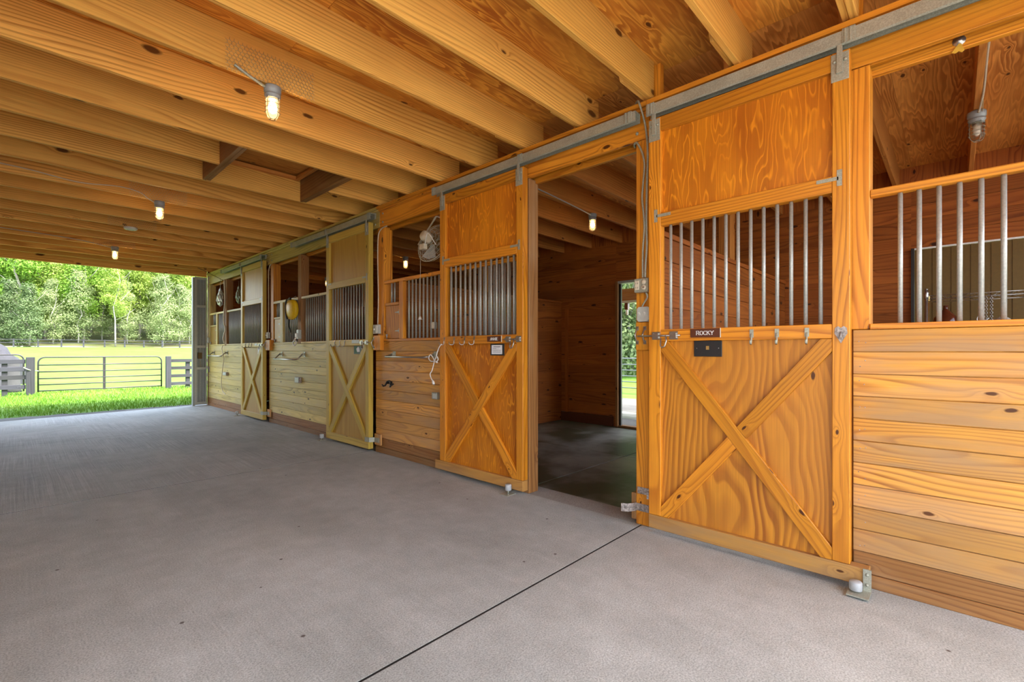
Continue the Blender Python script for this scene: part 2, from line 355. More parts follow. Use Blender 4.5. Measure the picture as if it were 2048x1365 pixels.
mb = MB(); mb.box(4.0, 4.95, -3, 14, -.1, -.01); struct(mb.build('walkway', 'gravel'))
mb = MB(); mb.box(4.95, 5.9, -3, 14, -.1, -.012); struct(mb.build('walkway', 'concrete_stall'))
mb = MB(); mb.box(5.9, 8.5, -30, 14, -.1, -.015); struct(mb.build('walkway', 'gravel'))
mb = MB(); mb.box(-60, 4.0, -40, -2.6, -.1, -.012); struct(mb.build('forecourt', 'concrete_th'))
mb = MB(); mb.box(-60, -4.3, -2.6, 12, -.1, -.012); struct(mb.build('forecourt', 'concrete_th'))
# gravel skirt in front of the slab
mb = MB(); N = 40; vs = []; fs = []
for i in range(N + 1):
    x = -5 + 5.2 * i / N; ye = 13.34 + min(0, (x + .3)) * .155; vs += [(x, ye - .06, -.02), (x, 13.62 + U(-.12, .12) + (x + 1.5) * .04, -.012)]
for i in range(N): a = 2 * i; fs.append((a, a + 2, a + 3, a + 1))
mb.add(vs, fs, 'x', .5); tag(mb.build('gravel_strip', 'gravel'), 'dark gravel strip between the concrete slab and grass', 'gravel', kind='stuff')
# grass blades near the opening
mb = MB(); vs = []; fs = []
def blade(x, y, h, w):
    a = U(0, 6.28); dx, dy = math.cos(a) * w, math.sin(a) * w; lx, ly = U(-.6, .6) * h, U(-.6, .6) * h; b = len(vs)
    vs.extend([(x - dx, y - dy, -.02), (x + dx, y + dy, -.02), (x + lx, y + ly, h)]); fs.append((b, b + 1, b + 2))
for k in range(15000):
    t = R() ** 1.6; y = 13.62 + t * 7.5; x = U(-4.6, 2.2)
    if y < 13.9 and R() < .6: continue
    blade(x, y, U(.025, .075) * (1.3 if R() < .05 else 1), .006 + t * .006)
mb.add(vs, fs, 'z', .5); tag(mb.build('grass', 'blade'), 'short tufted green grass just outside the barn opening', 'grass', kind='stuff')

# ------------------------------------------------------------------ setting: rear wall, end walls, partitions, roof
def door_hole_wall(y0, y1, holes, name):
    mb = MB(); ys = y0
    for a, b, zt in holes:
        boards(mb, 'y', ys, a, BX, BX + .1, 0., 3.165, .18, .004); boards(mb, 'y', a, b, BX, BX + .1, zt, 3.165, .18, .004); ys = b
    boards(mb, 'y', ys, y1, BX, BX + .1, 0., 3.165, .18, .004); mb.box(BX + .02, BX + .1, y0, y1, 3.165, CZ)
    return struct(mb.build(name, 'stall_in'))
door_hole_wall(-2.1, 13.3, [(-.95, .36, 2.49), (3.0, 4.25, 2.51)], 'wall_right')
for nm, yy, d in (('wall_back', 13.12, 1), ('wall_front', -2.0, -1)):
    mb = MB()
    if d > 0: boards(mb, 'x', .0, BX, yy, yy + d * .1, 0., 3.165)
    else:
        boards(mb, 'x', .0, .7, yy, yy + d * .1, 0., 3.165); boards(mb, 'x', 3.2, BX, yy, yy + d * .1, 0., 3.165); boards(mb, 'x', .7, 3.2, yy, yy + d * .1, 0., 1.2); boards(mb, 'x', .7, 3.2, yy, yy + d * .1, 3.0, 3.165)  # unseen window opening added to bring daylight into the nearest stall
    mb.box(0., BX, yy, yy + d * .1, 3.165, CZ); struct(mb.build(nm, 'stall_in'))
for yy in (1.66, 5.43, 9.13):
    mb = MB(); boards(mb, 'x', .135, BX - .003, yy, yy + .02, 0., 2.21, .18, .004); boards(mb, 'x', .135, BX - .003, yy + .045, yy + .025, 0., 2.21, .18, .004)
    mb.box(.135, BX - .003, yy - .012, yy + .055, 2.21, 2.25, 'x')
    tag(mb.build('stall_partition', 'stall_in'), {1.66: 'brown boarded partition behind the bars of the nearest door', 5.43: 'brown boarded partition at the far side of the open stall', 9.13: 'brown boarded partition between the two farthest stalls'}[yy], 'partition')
mb = MB(); mb.box(-4.4, .2, -2.6, 13.3, CZ, CZ + .018, 'y')
mb = MB()
y = -2.6
k = 0
while y < 13.28:                                    # plywood deck sheets over the aisle
    y1 = min(y + 1.228, 13.3)
    for x0, x1 in ((-4.4, -1.9), (-1.898, .15)):
        if k == 6 and x0 > -1.95:                   # opening for the loft hatch
            mb.box(-1.898, -1.76, y, y1 - .002, CZ, CZ + .018, 'x'); mb.box(-.80, .15, y, y1 - .002, CZ, CZ + .018, 'x')
        else: mb.box(x0, x1, y, y1 - .002, CZ, CZ + .018, 'x')
    y = y1; k += 1
struct(mb.build('ceiling', 'ply_ceiling'))
mb = MB(); y = -2.1
while y < 13.3:
    y1 = min(y + 1.228, 13.3); mb.box(.152, BX + .1, y, y1 - .002, CZ, CZ + .018, 'x'); y = y1
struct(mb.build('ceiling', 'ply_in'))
# roof over the loft
mb = MB()
for s in (-1, 1): mb.prism([(-1.9, 4.75), (-1.9 + s * 7.2, 3.75), (-1.9 + s * 7.2, 3.70), (-1.9, 4.70)], -3.0, 13.75, 'x', ax='y')
struct(mb.build('roof', 'greymetal'))
for yy in (-2.6, 13.28):
    mb = MB(); mb.prism([(-8.5, 3.72), (-1.9, 4.68), (4.1, 3.84), (4.1, 3.47), (-8.5, 3.47)], yy, yy + .05, 'x', ax='y'); struct(mb.build('gable_wall', 'greymetal'))
mb = MB(); mb.box(-4.4, 0., 13.24, 13.3, 3.10, CZ, 'x'); struct(mb.build('trim_1', 'joist', bevel=.003))
mb = MB(); mb.box(-9, -4.4, -2.6, 13.3, 3.47, 3.5); struct(mb.build('eave', 'greymetal'))
mb = MB(); mb.box(-4.42, -4.3, -2.6, 13.3, 2.9, CZ, 'y'); struct(mb.build('trim_2', 'joist'))
mb = MB(); boards(mb, 'y', 1.6, 13.3, -4.3, -4.4, 0., 3.165); struct(mb.build('wall_left', 'siding'))  # unseen wall; near bay left open so daylight falls off along the aisle
mb = MB(); mb.box(-4.45, -4.31, -2.55, -2.41, 0., 2.9, 'z'); tag(recentre(mb.build('timber_post', 'pine')), 'plain timber post at the open near corner of the barn, outside the picture', 'post')

# ------------------------------------------------------------------ joists
ordn = ['first', 'second', 'third', 'fourth', 'fifth', 'sixth', 'seventh', 'eighth', 'ninth', 'tenth', 'eleventh', 'twelfth', 'thirteenth', 'fourteenth', 'fifteenth', 'sixteenth', 'seventeenth', 'eighteenth', 'nineteenth', 'twentieth', 'twenty-first', 'twenty-second', 'twenty-third', 'twenty-fourth', 'twenty-fifth', 'twenty-sixth']
jl = [(k, J0 + PIT * k) for k in range(-5, 20)]
for k, y in jl:
    mb = MB()
    xe = .005 if k in (1, -1) else .215
    if k == 7: mb.box(-4.35, -1.84, y - .038, y, JZ, CZ, 'x'); mb.box(-.725, .215, y - .038, y, JZ, CZ, 'x')
    else: mb.box(-4.35, xe, y - .038, y, JZ + (.004 if k % 2 else 0), CZ, 'x')
    nf = 20 - k
    lab = 'pale knotty pine ceiling joist over the aisle, ' + ('the %s counted from the far opening' % ordn[nf - 1])
    if k == 4: lab = 'pine aisle joist carrying the nearest caged lamp and its wire netting'
    elif k == 7: lab = 'pine aisle joist cut short on both sides of the ceiling hatch'
    elif k == 10: lab = 'pine aisle joist carrying the second caged lamp from the camera'
    elif k == 13: lab = 'pine aisle joist with the round white detector under it'
    elif k == 16: lab = 'dark pine aisle joist carrying the farthest caged lamp'
    o = thing('ceiling_joist', (-2.05, y, JZ), lab, 'joist', 'ceiling joists over the aisle')
    mb.build('joist_board', 'joist', o, .003)
    if -1 <= k <= 18:
        mb = MB(); mb.prism([(-.36, JZ + .012), (-.02, JZ + .012), (-.02, JZ + .09), (-.40, JZ + .09)], y + .001, y + .034, 'x', ax='y'); mb.build('splice_block', 'joist', o, .002)
for k, y in [(q, J0 + PIT * q) for q in range(-4, 20)]:
    mb = MB(); mb.box(.0 if k not in (1, -1) else .14, BX + .03, y + .04, y + .078, JZ, CZ, 'x')
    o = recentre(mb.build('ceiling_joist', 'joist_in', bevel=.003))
    lab = 'dark brown joist above the stalls, %s from the far end' % ordn[19 - k]
    if k == -2: lab = 'brown stall joist wrapped with wire netting, carrying the unlit lamp'
    if k == 4: lab = 'brown stall joist beside the lit lamp in the open stall'
    tag(o, lab, 'joist', 'ceiling joists over the stalls')
# hatch
hy0, hy1 = J0 + PIT * 6, J0 + PIT * 8 - .038
for lab, xa, s in (('doubled board header on the left side of the ceiling hatch', -1.84, 1), ('doubled board header on the right side of the ceiling hatch, nearer the stalls', -.80, 1)):
    mb = MB(); mb.box(xa, xa + .036, hy0, hy1, JZ, CZ, 'y'); mb.box(xa + .039, xa + .075, hy0, hy1, JZ + .004, CZ, 'y')
    tag(recentre(mb.build('hatch_header', 'treated', bevel=.003)), lab, 'header')
mb = MB(); mb.box(-1.78, -.78, hy0 - .02, hy1 + .05, CZ + .019, CZ + .032, 'x'); o = thing('loft_hatch', (-1.3, 5.3, CZ), 'plywood loft hatch cover set between two headers in the ceiling', 'hatch')
mb.build('hatch_panel', 'ply_in', o)
mb = MB(); mb.box(-1.76, -1.71, hy0, hy1, CZ - .04, CZ, 'y'); mb.box(-.87, -.82, hy0, hy1, CZ - .04, CZ, 'y'); mb.box(-1.71, -.87, hy1 - .05, hy1 - .002, CZ - .04, CZ, 'x')
mb.build('hatch_frame', 'joist_in', o, .002)

# ------------------------------------------------------------------ beam, ledger, posts
segs = [(-2., 1.65, 'pine', 'orange stained header beam above the nearest sliding door'), (1.65, 5.40, 'pine', 'stained header beam above the open stall doorway'), (5.40, 9.15, 'siding_daytint', 'yellowish header beam above the second and third bays from the camera'), (9.15, 13.12, 'siding_daytint', 'pale header beam above the stall front at the far opening')]
segs[2] = (5.40, 9.15, 'siding_daytint', 'yellowish header beam above the third door from the camera')
for a, b, m_, lab in segs:
    o = thing('header_beam', (.06, (a + b) / 2, 2.905), lab, 'beam')
    mb = MB(); mb.box(0., .038, a + .001, b - .001, 2.905, JZ, 'y'); mb.build('front_board', m_, o, .003)
    mb = MB(); mb.box(.092, .13, a + .001, b - .001, 2.872, JZ, 'y'); mb.build('rear_board', 'pine', o, .003)
    mb = MB(); mb.box(-.022, .0, a, b, 3.108, 3.162, 'y'); mb.box(-.05, -.022, a, b, 3.128, 3.162, 'y'); mb.build('ledger_trim', 'pine' if b < 6 else 'siding_daytint', o, .002)
    for yy in (a + .1, b - .08):
        mb = MB()
        for zz in (2.96, 3.07): mb.lathe([(.013, 0), (.013, .005), (.008, .010), (.001, .012)], (0., yy, zz), (-1, 0, 0), 10)
        mb.build('bolt', 'galv', o)
posts = [(.338, .478, 'pine', 'orange stained post right of the nearest sliding door'), (1.625, 1.76, 'pine', 'stained post carrying the outlet boxes and flexible conduit'),
         (2.84, 2.975, 'treated', 'worn brown post at the left side of the open doorway'), (5.30, 5.44, 'pine', 'stained post right beside the wall-mounted light switch with white cable'),
         (6.64, 6.76, 'pine', 'post hidden behind the left edge of the third door'), (7.80, 7.93, 'treated', 'dark post beside the hanging yellow reel'),
         (9.0, 9.13, 'pine', 'stained post between the two farthest stalls'), (10.42, 10.55, 'pine', 'post behind the left edge of the farthest door'), (11.70, 11.83, 'treated', 'dark post between the silver bags in the farthest stall front'),
         (12.99, 13.118, 'siding_daytint', 'pale corner post at the far barn opening'), (-1.95, -1.82, 'pine', 'post at the near end of the stall row, out of frame')]
for a, b, m_, lab in posts:
    mb = MB()
    if a in (1.625, 2.84): mb.box(.0, .13, a, b, 0., 2.90, 'z')
    else: mb.prism([(.037, 0.), (.13, 0.), (.13, 2.90), (0., 2.90), (0., 1.433), (.037, 1.433)], a, b, 'z', ax='y')
    tag(recentre(mb.build('timber_post', m_, bevel=.004)), lab, 'post')
for a, lab in ((.395, 'short stub post above the nearest track between the ceiling joists'), (1.60, 'short stub post above the outlet pillar between the ceiling joists')):
    mb = MB(); mb.box(.04, .09, a - .02, a + .045, JZ, CZ - .001, 'z'); tag(recentre(mb.build('stub_post', 'pine', bevel=.003)), lab, 'post')
for x_, y_, lab in ((2.0, 1.715, 'olive brown post rising over the partition behind the nearest door'), (2.0, 5.485, 'brown post rising over the partition left of the open stall'), (2.0, 9.185, 'brown post rising over the partition of the farthest stall')):
    mb = MB(); mb.box(x_ - .07, x_ + .07, y_, y_ + .12, 0., JZ, 'z'); tag(recentre(mb.build('timber_post', 'joist_in', bevel=.004)), lab, 'post')
mb = MB(); mb.box(BX - .022, BX - .001, 5.27, 5.33, .16, 2.1, 'z'); tag(recentre(mb.build('wall_batten', 'stall_in')), 'thin upright batten in the rear corner of the open stall', 'batten')
mb = MB(); mb.box(BX - .03, BX - .001, 4.30, 5.42, 0., .17, 'y'); tag(recentre(mb.build('kick_board', 'plaque')), 'dark stained kick board along the rear wall of the open stall', 'kick board')

# ------------------------------------------------------------------ stall fronts
BR = .011
def stall_front(lab, y0, y1, o0, o1, m_, sections, feed=None, sill='pine', worn='treated'):
    """y0..y1 siding, o0..o1 opening above; sections = [(ya,yb,[bar ys])]"""
    t = thing('stall_front', (.03, (y0 + y1) / 2, 0), lab, 'stall wall')
    mb = MB(); boards(mb, 'y', y0, y1, 0., .035, .19, 1.431); mb.build('board_siding', m_, t, .0018)
    mb = MB(); mb.box(.004, .04, y0, y1, .075, .188, 'y'); mb.build('kick_board', worn, t, .003)
    mb = MB(); mb.box(-.004, .05, y0, y1, .0, .073, 'y'); mb.build('bottom_plate', worn, t, .003)
    for ya, yb, bars in sections:
        mb = MB(); mb.box(-.006, .06, ya, yb, 1.432, 1.462, 'y'); mb.build('sill', sill, t, .002)
        mb = MB(); mb.box(.0, .05, ya, yb, 2.163, 2.203, 'y'); mb.build('top_rail', sill, t, .003)
        for yb_ in bars:
            zz = 1.46
            if feed and feed[0] - .01 < yb_ < feed[1] + .01: zz = 1.915
            mb = MB(); mb.tube([(.026, yb_, zz), (.026, yb_, 2.165)], BR, 10); mb.build('bar', 'barmetal', t)
    if feed:
        f0, f1, d0, d1 = feed
        mb = MB(); mb.box(.0, .05, d0, d1, 1.462, 2.163, 'z'); mb.build('divider', sill, t, .002)
        fd = MB(); fd.box(.012, .030, f0, f1, 1.468, 1.878, 'z'); fo = fd.build('feed_door', 'ply_low' if m_ == 'siding' else 'ply_daytint', t, .002)
        mb = MB(); mb.box(.0, .05, f0, f1, 1.882, 1.915, 'y'); mb.build('feed_rail', sill, t, .002)
        for zz in (1.56, 1.79):
            mb = MB(); mb.box(.006, .013, f0 - .006, f0 + .012, zz - .03, zz + .03); mb.prism([(f0 + .01, zz + .012), (f0 + .10, zz + .003), (f0 + .10, zz - .003), (f0 + .01, zz - .012)], .007, .012); mb.build('hinge', 'galv', fo)
        mb = MB(); mb.tube([(.0, f1 - .04, 1.462), (.0, f1 - .04, 1.52)], .009, 8); mb.lathe([(.016, 0), (.016, .02), (.001, .028)], (.0, f1 - .04, 1.50)); mb.build('latch', 'chrome', fo)
    return t
def ser(a, b, p=.0765):
    r = []; 
    while a <= b + 1e-6: r.append(a); a += p
    return r
SF = {}
SF['r'] = stall_front('orange board stall front with grey bars at the right edge of the picture', -1.82, .414, -1.8, .338, 'siding', [(-1.82, .337, ser(-1.72, .28, .0772))])
SF['a'] = stall_front('orange board stall front under the white fan, with a small feed door', 2.98, 5.49, 2.98, 5.30, 'siding', [(2.98, 5.298, ser(3.03, 4.83, .073) + [5.091, 5.157])], (4.96, 5.27, 4.87, 4.955))
SF['b'] = stall_front('yellowish board stall front with the yellow reel hanging on its bars', 6.62, 9.20, 6.76, 9.0, 'siding_daytint', [(6.762, 7.798, ser(6.83, 7.68, .0755)), (7.932, 8.998, ser(7.99, 8.53, .0735) + [8.75, 8.815, 8.88])], (8.70, 8.97, 8.57, 8.695), 'siding_daytint')
SF['c'] = stall_front('pale board stall front farthest from the camera, beside the barn opening', 10.42, 13.118, 10.55, 12.99, 'siding_daytint', [(10.552, 11.698, ser(10.62, 11.62, .0755)), (11.832, 12.988, ser(11.89, 12.38, .0735) + [12.60, 12.68, 12.76])], (12.50, 12.96, 12.40, 12.495), 'siding_daytint')
mb = MB()
for i in range(10):
    for dy in (.36, .385): mb.lathe([(.0032, 0), (.0028, .0008), (.001, .001)], (-.0001, dy + U(-.004, .004), .22 + .124 * i + U(0, .06)), (-1, 0, 0), 6)
nh = mb.build('nail_heads', 'rust', SF['r'])
# scribbled marks on the yellowish front are left to the wood

# ------------------------------------------------------------------ small fitted hardware
def hookJ(mb, y, z, x=-.085, dy=.0):
    mb.box(x - .004, x, y - .008, y + .008, z - .005, z + .022)
    pts = [(x - .004, y, z + .012), (x - .008, y, z - .03)] + [(x - .008 - .020 * (1 - math.cos(a)), y + dy * a / 3.1, z - .045 - .016 * math.sin(a)) for a in rng(0, 3.1, 7)] + [(x - .047, y + dy, z - .028)]
    mb.tube(pts, .0042, 6)
def screwplate(mb, y, z, w, h, x, th=.004):
    mb.box(x - th, x, y - w / 2, y + w / 2, z - h / 2, z + h / 2)
LET = {'R': [[(0, 0, 0, 1)], [(0, 1, .45, 1), (.45, 1, .62, .88), (.62, .88, .62, .66), (.62, .66, .45, .52), (.45, .52, 0, .52)], [(.35, .52, .72, 0)]],
       'O': [[(.36 + .36 * math.cos(a), .5 + .5 * math.sin(a), .36 + .36 * math.cos(a + .524), .5 + .5 * math.sin(a + .524)) for a in [i * .5236 for i in range(12)]]],
       'C': [[(.36 + .36 * math.cos(a), .5 + .5 * math.sin(a), .36 + .36 * math.cos(a + .48), .5 + .5 * math.sin(a + .48)) for a in [.75 + i * .48 for i in range(10)]]],
       'K': [[(0, 0, 0, 1)], [(.62, 1, .05, .45)], [(.22, .6, .68, 0)]], 'Y': [[(0, 1, .36, .48)], [(.72, 1, .36, .48)], [(.36, .48, .36, 0)]],
       'A': [[(0, 0, .36, 1)], [(.72, 0, .36, 1)], [(.14, .35, .58, .35)]], 'N': [[(0, 0, 0, 1)], [(0, 1, .66, 0)], [(.66, 0, .66, 1)]], 'I': [[(.1, 0, .1, 1)]],
       'E': [[(0, 0, 0, 1)], [(0, 1, .55, 1)], [(0, .5, .42, .5)], [(0, 0, .58, 0)]]}
SERF = {'R': [(0, 0), (0, 1), (.72, 0)], 'K': [(0, 0), (0, 1), (.62, 1), (.68, 0)], 'Y': [(0, 1), (.72, 1), (.36, 0)], 'A': [(0, 0), (.72, 0)], 'N': [(0, 0), (0, 1), (.66, 1)], 'I': [(.1, 0), (.1, 1)], 'E': [(0, 1), (0, 0)], 'O': [], 'C': []}
WID = {'R': .76, 'O': .78, 'C': .74, 'K': .74, 'Y': .76, 'A': .76, 'N': .74, 'I': .26, 'E': .66}
def word(mb, txt, ycen, zcen, h, x):
    W_ = sum(WID[c] + .14 for c in txt) * h - .14 * h; cur = ycen + W_ / 2
    for c in txt:
        for st in LET[c]:
            for (a, b, c2, d) in st:
                p, q = V((cur - a * h, zcen + (b - .5) * h)), V((cur - c2 * h, zcen + (d - .5) * h)); dd = (q - p).normalized(); w = h * (.075 if abs(dd.y) > .5 else .045); n = V((-dd.y, dd.x)) * w; e = dd * .02 * h
                mb.prism([tuple(p + n - e), tuple(q + n + e), tuple(q - n + e), tuple(p - n - e)], x, x - .0012)
        for (a, b) in SERF[c]:
            yy, zz = cur - a * h, zcen + (b - .5) * h; zz += .03 * h * (1 if b < .5 else -1)
            mb.prism([(yy - .17 * h, zz - .03 * h), (yy + .17 * h, zz - .03 * h), (yy + .17 * h, zz + .03 * h), (yy - .17 * h, zz + .03 * h)], x, x - .0012)
        cur -= (WID[c] + .14) * h

def clip(poly, n, c, keep=1):
    """keep side of line n.p <= c (keep=1) or >= (keep=-1)"""
    out = []; m_ = len(poly)
    for i in range(m_):
        a, b = V(poly[i]), V(poly[(i + 1) % m_]); da, db = keep * (n.dot(a) - c), keep * (n.dot(b) - c)
        if da <= 0: out.append(tuple(a))
        if (da < 0 < db) or (db < 0 < da): out.append(tuple(a + (b - a) * (da / (da - db))))
    return out
def brace_polys(y0, y1, z0, z1, w, full_back):
    """full_back: the unbroken brace runs high-left (large y) to low-right"""
    rect = [(y0, z0), (y1, z0), (y1, z1), (y0, z1)]
    def band(pa, pb):
        d = (V(pb) - V(pa)).normalized(); n = V((-d.y, d.x)); return n, n.dot(V(pa))
    nb, cb = band((y1, z1), (y0, z0)); nf, cf = band((y0, z1), (y1, z0))     # b: '\' from the camera, rises with y... see below
    A, B = ((nb, cb), (nf, cf)) if full_back else ((nf, cf), (nb, cb))
    def inb(poly, n, c): return clip(clip(poly, n, c + w / 2), n, c - w / 2, -1)
    full = inb(rect, *A); oth = inb(rect, *B)
    p1 = clip(oth, A[0], A[1] - w / 2 - .001); p2 = clip(oth, A[0], A[1] + w / 2 + .001, -1)
    return full, [p for p in (p1, p2) if len(p) > 2], A, B
XF = -.085
def door(lab, y0, y1, full_back, wm, pm, pl, ext=None, nbar=13, sl=.09, sr=.082, plate=None):
    t = thing('sliding_stall_door', (-.05, (y0 + y1) / 2, .035), lab, 'stall door')
    ya, yb = y0 + sr, y1 - sl
    for a, b in ((y0, ya), (yb, y1)):
        mb = MB(); mb.box(XF, -.018, a, b, .132, 2.985, 'z'); mb.build('stile', wm, t, .003)
    bz0, bz1 = .035, .13; e0, e1 = y0, y1
    if ext == 'r': e0 = y0 - .085
    if ext == 'l': e1 = y1 + .08
    mb = MB(); mb.box(XF - .002, -.018, e0, e1, bz0, bz1, 'y'); mb.build('rail', wm if wm != 'pine_door' else 'siding', t, .003)
    for a, b in ((1.382, 1.464), (2.205, 2.298), (2.885, 2.985)):
        mb = MB(); mb.box(XF + .001, -.02, ya + .0005, yb - .0005, a, b, 'y'); mb.build('rail', wm, t, .003)
    mb = MB(); mb.box(-.054, -.042, ya, yb, .13, 1.382, 'z'); mb.build('plywood_panel', pl, t)
    mb = MB(); mb.box(-.054, -.042, ya, yb, 2.298, 2.885, 'z'); mb.build('plywood_panel', pm, t)
    full, parts, A, B = brace_polys(ya, yb, .131, 1.381, .088, full_back)
    for polys, N_ in (([full], A), (parts, B)):
        mb = MB(); g = (0, N_[0].y, -N_[0].x)
        for p in polys: mb.prism(p, XF + .002, -.0545, g)
        mb.build('brace', wm, t, .0025)
    sp = (yb - ya) / (nbar + .6)
    for i in range(nbar):
        yy = ya + sp * (i + .8); mb = MB(); mb.tube([(-.05, yy, 1.46), (-.05, yy, 2.21)], BR, 10); mb.build('bar', 'barmetal', t)
    for yy in (y0 + .045, y1 - .045):
        h = MB(); h.box(XF - .006, XF - .001, yy - .042, yy + .042, 2.82, 2.975); h.lathe([(.011, 0), (.009, .007), (.001, .009)], (XF - .006, yy - .025, 2.93), (-1, 0, 0), 8); h.lathe([(.011, 0), (.009, .007), (.001, .009)], (XF - .006, yy + .025, 2.93), (-1, 0, 0), 8)
        h.prism([(yy - .016, 2.86), (yy + .016, 2.86), (yy + .012, 3.03), (yy - .012, 3.03)], XF - .018, XF - .006); h.build('hanger', 'galv', t, .002)
    for yy, s in ((ya, 1), (yb, -1)):
        mb = MB(); mb.box(XF - .003, XF, yy - s * .035 - .012, yy - s * .035 + .012, 2.235, 2.325); mb.box(XF - .003, XF, min(yy - s * .03, yy + s * .075), max(yy - s * .03, yy + s * .075), 2.268, 2.288); mb.build('corner_strap', 'galv', t)
    return t, ya, yb
def latch(t, ys, ye, z=1.42):
    """sliding bolt between ys (on rail) and ye (past the stile)"""
    mb = MB(); s = 1 if ye > ys else -1
    for yy in (ys, ys + s * .13): mb.box(XF - .004, XF, yy - .03, yy + .03, z - .028, z + .028); mb.box(XF - .02, XF - .004, yy - .022, yy - .014, z - .018, z + .018); mb.box(XF - .02, XF - .004, yy + .014, yy + .022, z - .018, z + .018); mb.box(XF - .022, XF - .018, yy - .022, yy + .022, z - .016, z + .016)
    o = mb.build('latch', 'chrome', t)
    b = MB(); b.tube([(XF - .012, ys - s * .05, z), (XF - .012, ye, z)], .006, 8)
    yc = ys + s * .065; b.tube([(XF - .014, yc - .012, z), (XF - .022, yc - .02, z - .04), (XF - .03, yc - .012, z - .075), (XF - .034, yc + .008, z - .085), (XF - .03, yc + .02, z - .07), (XF - .022, yc + .02, z - .02)], .0055, 8); b.build('bolt', 'chrome', o)
def roller(y, lab):
    t = thing('floor_roller', (-.13, y, 0), lab, 'roller')
    mb = MB(); mb.box(-.20, -.09, y - .05, y + .05, .001, .006); mb.box(-.17, -.16, y - .03, y - .02, .006, .014); mb.lathe([(.007, 0), (.007, .03)], (-.135, y, .005)); mb.build('base_plate', 'galv', t)
    mb = MB(); mb.lathe([(.026, 0), (.03, .004), (.03, .05), (.026, .056), (.001, .057)], (-.135, y, .033), seg=18); mb.build('wheel', 'rubber', t)
# nearest door
t, ya, yb = door('nearest tall stall door with X braces and a brown ROCKY name plate', .418, 1.613, True, 'pine_door', 'ply', 'ply_low', ext='r')
mb = MB()
for yy, nm in ((.92, 0), (.778, 0), (.622, 0)):
    mb = MB(); mb.box(XF - .005, XF, yy - .011, yy + .011, 1.395, 1.446); mb.tube([(XF - .006, yy, 1.42), (XF - .010, yy, 1.37), (XF - .018, yy, 1.354), (XF - .028, yy, 1.358), (XF - .032, yy, 1.378)], .0055, 8); mb.build('hook', 'galv', t)
mb = MB(); yy = .458; mb.prism([(yy, 1.355), (yy + .03, 1.41), (yy + .027, 1.44), (yy + .013, 1.45), (yy, 1.44), (yy - .013, 1.45), (yy - .027, 1.44), (yy - .03, 1.41)], XF - .005, XF - .001); mb.tube([(XF - .006, yy, 1.42), (XF - .010, yy, 1.385), (XF - .022, yy, 1.378), (XF - .03, yy, 1.40)], .005, 8); mb.build('heart_hook', 'rust', t)
latch(t, 1.425, 1.70)
p = MB(); p.box(XF - .006, XF, 1.108, 1.306, 1.402, 1.461); po = p.build('name_plate', 'plaque', t, .002)
w_ = MB(); word(w_, 'ROCKY', 1.207, 1.432, .026, XF - .0062); w_.build('lettering', 'letter', po)
mb = MB(); mb.box(XF - .008, XF - .001, 1.106, 1.110, 1.400, 1.463); mb.build('plate_edge', 'cream', po)
p = MB(); p.box(-.064, -.0545, 1.108, 1.292, 1.274, 1.380); po = p.build('black_plaque', 'black', t, .002)
mb = MB(); mb.box(-.066, -.064, 1.19, 1.21, 1.32, 1.345); mb.build('brass_emblem', 'brass', po)
mb = MB()
for q in (1.128, 1.272): mb.lathe([(.004, 0), (.001, .003)], (-.064, q, 1.33), (-1, 0, 0), 8)
mb.build('screw', 'chrome', po)
# roller bracket on the door's tail
b = MB(); b.box(XF - .012, XF - .002, .322, .358, .012, .132); b.box(-.20, XF - .002, .322, .42, .010, .016)
for zz in (.05, .105): b.lathe([(.009, 0), (.007, .006), (.001, .008)], (XF - .012, .34, zz), (-1, 0, 0), 8)
bo = b.build('roller_bracket', 'galv', t); mb = MB(); mb.lathe([(.026, 0), (.03, .004), (.03, .042), (.026, .048), (.001, .049)], (-.138, .385, .024), seg=18); mb.build('roller', 'rubber', bo)
# second door
t, ya, yb = door('slid-open stall door with X braces and a brown ANNIE name plate', 2.84, 4.045, False, 'pine_door', 'ply', 'ply', ext='l')
for yy in (3.965, 3.80, 3.635, 3.49):
    mb = MB(); hookJ(mb, yy, 1.435, XF, .03); mb.build('hook', 'chrome', t)
latch(t, 3.02, 2.86)
p = MB(); p.box(XF - .006, XF, 3.11, 3.303, 1.400, 1.452); po = p.build('name_plate', 'plaque', t, .002)
w_ = MB(); word(w_, 'ANNIE', 3.203, 1.426, .028, XF - .0062); w_.build('lettering', 'letter', po)
mb = MB(); mb.box(XF - .009, XF - .001, 3.104, 3.109, 1.396, 1.456); mb.build('plate_edge', 'cream', po)
p = MB(); p.box(-.063, -.0545, 3.10, 3.285, 1.268, 1.380); po = p.build('notice_frame', 'black', t, .002)
p = MB(); p.box(-.0645, -.063, 3.122, 3.266, 1.280, 1.368); p.build('notice_sheet', 'paper', po)
mb = MB()
for zz, a, bb in ((1.352, 3.15, 3.24), (1.334, 3.20, 3.25), (1.318, 3.14, 3.25), (1.302, 3.14, 3.25)): mb.box(-.0652, -.0645, a, bb, zz - (.005 if zz > 1.35 else .002), zz + .002)
mb.build('notice_print', 'ink', po)
roller(2.975, 'white floor roller in front of the slid-open door')
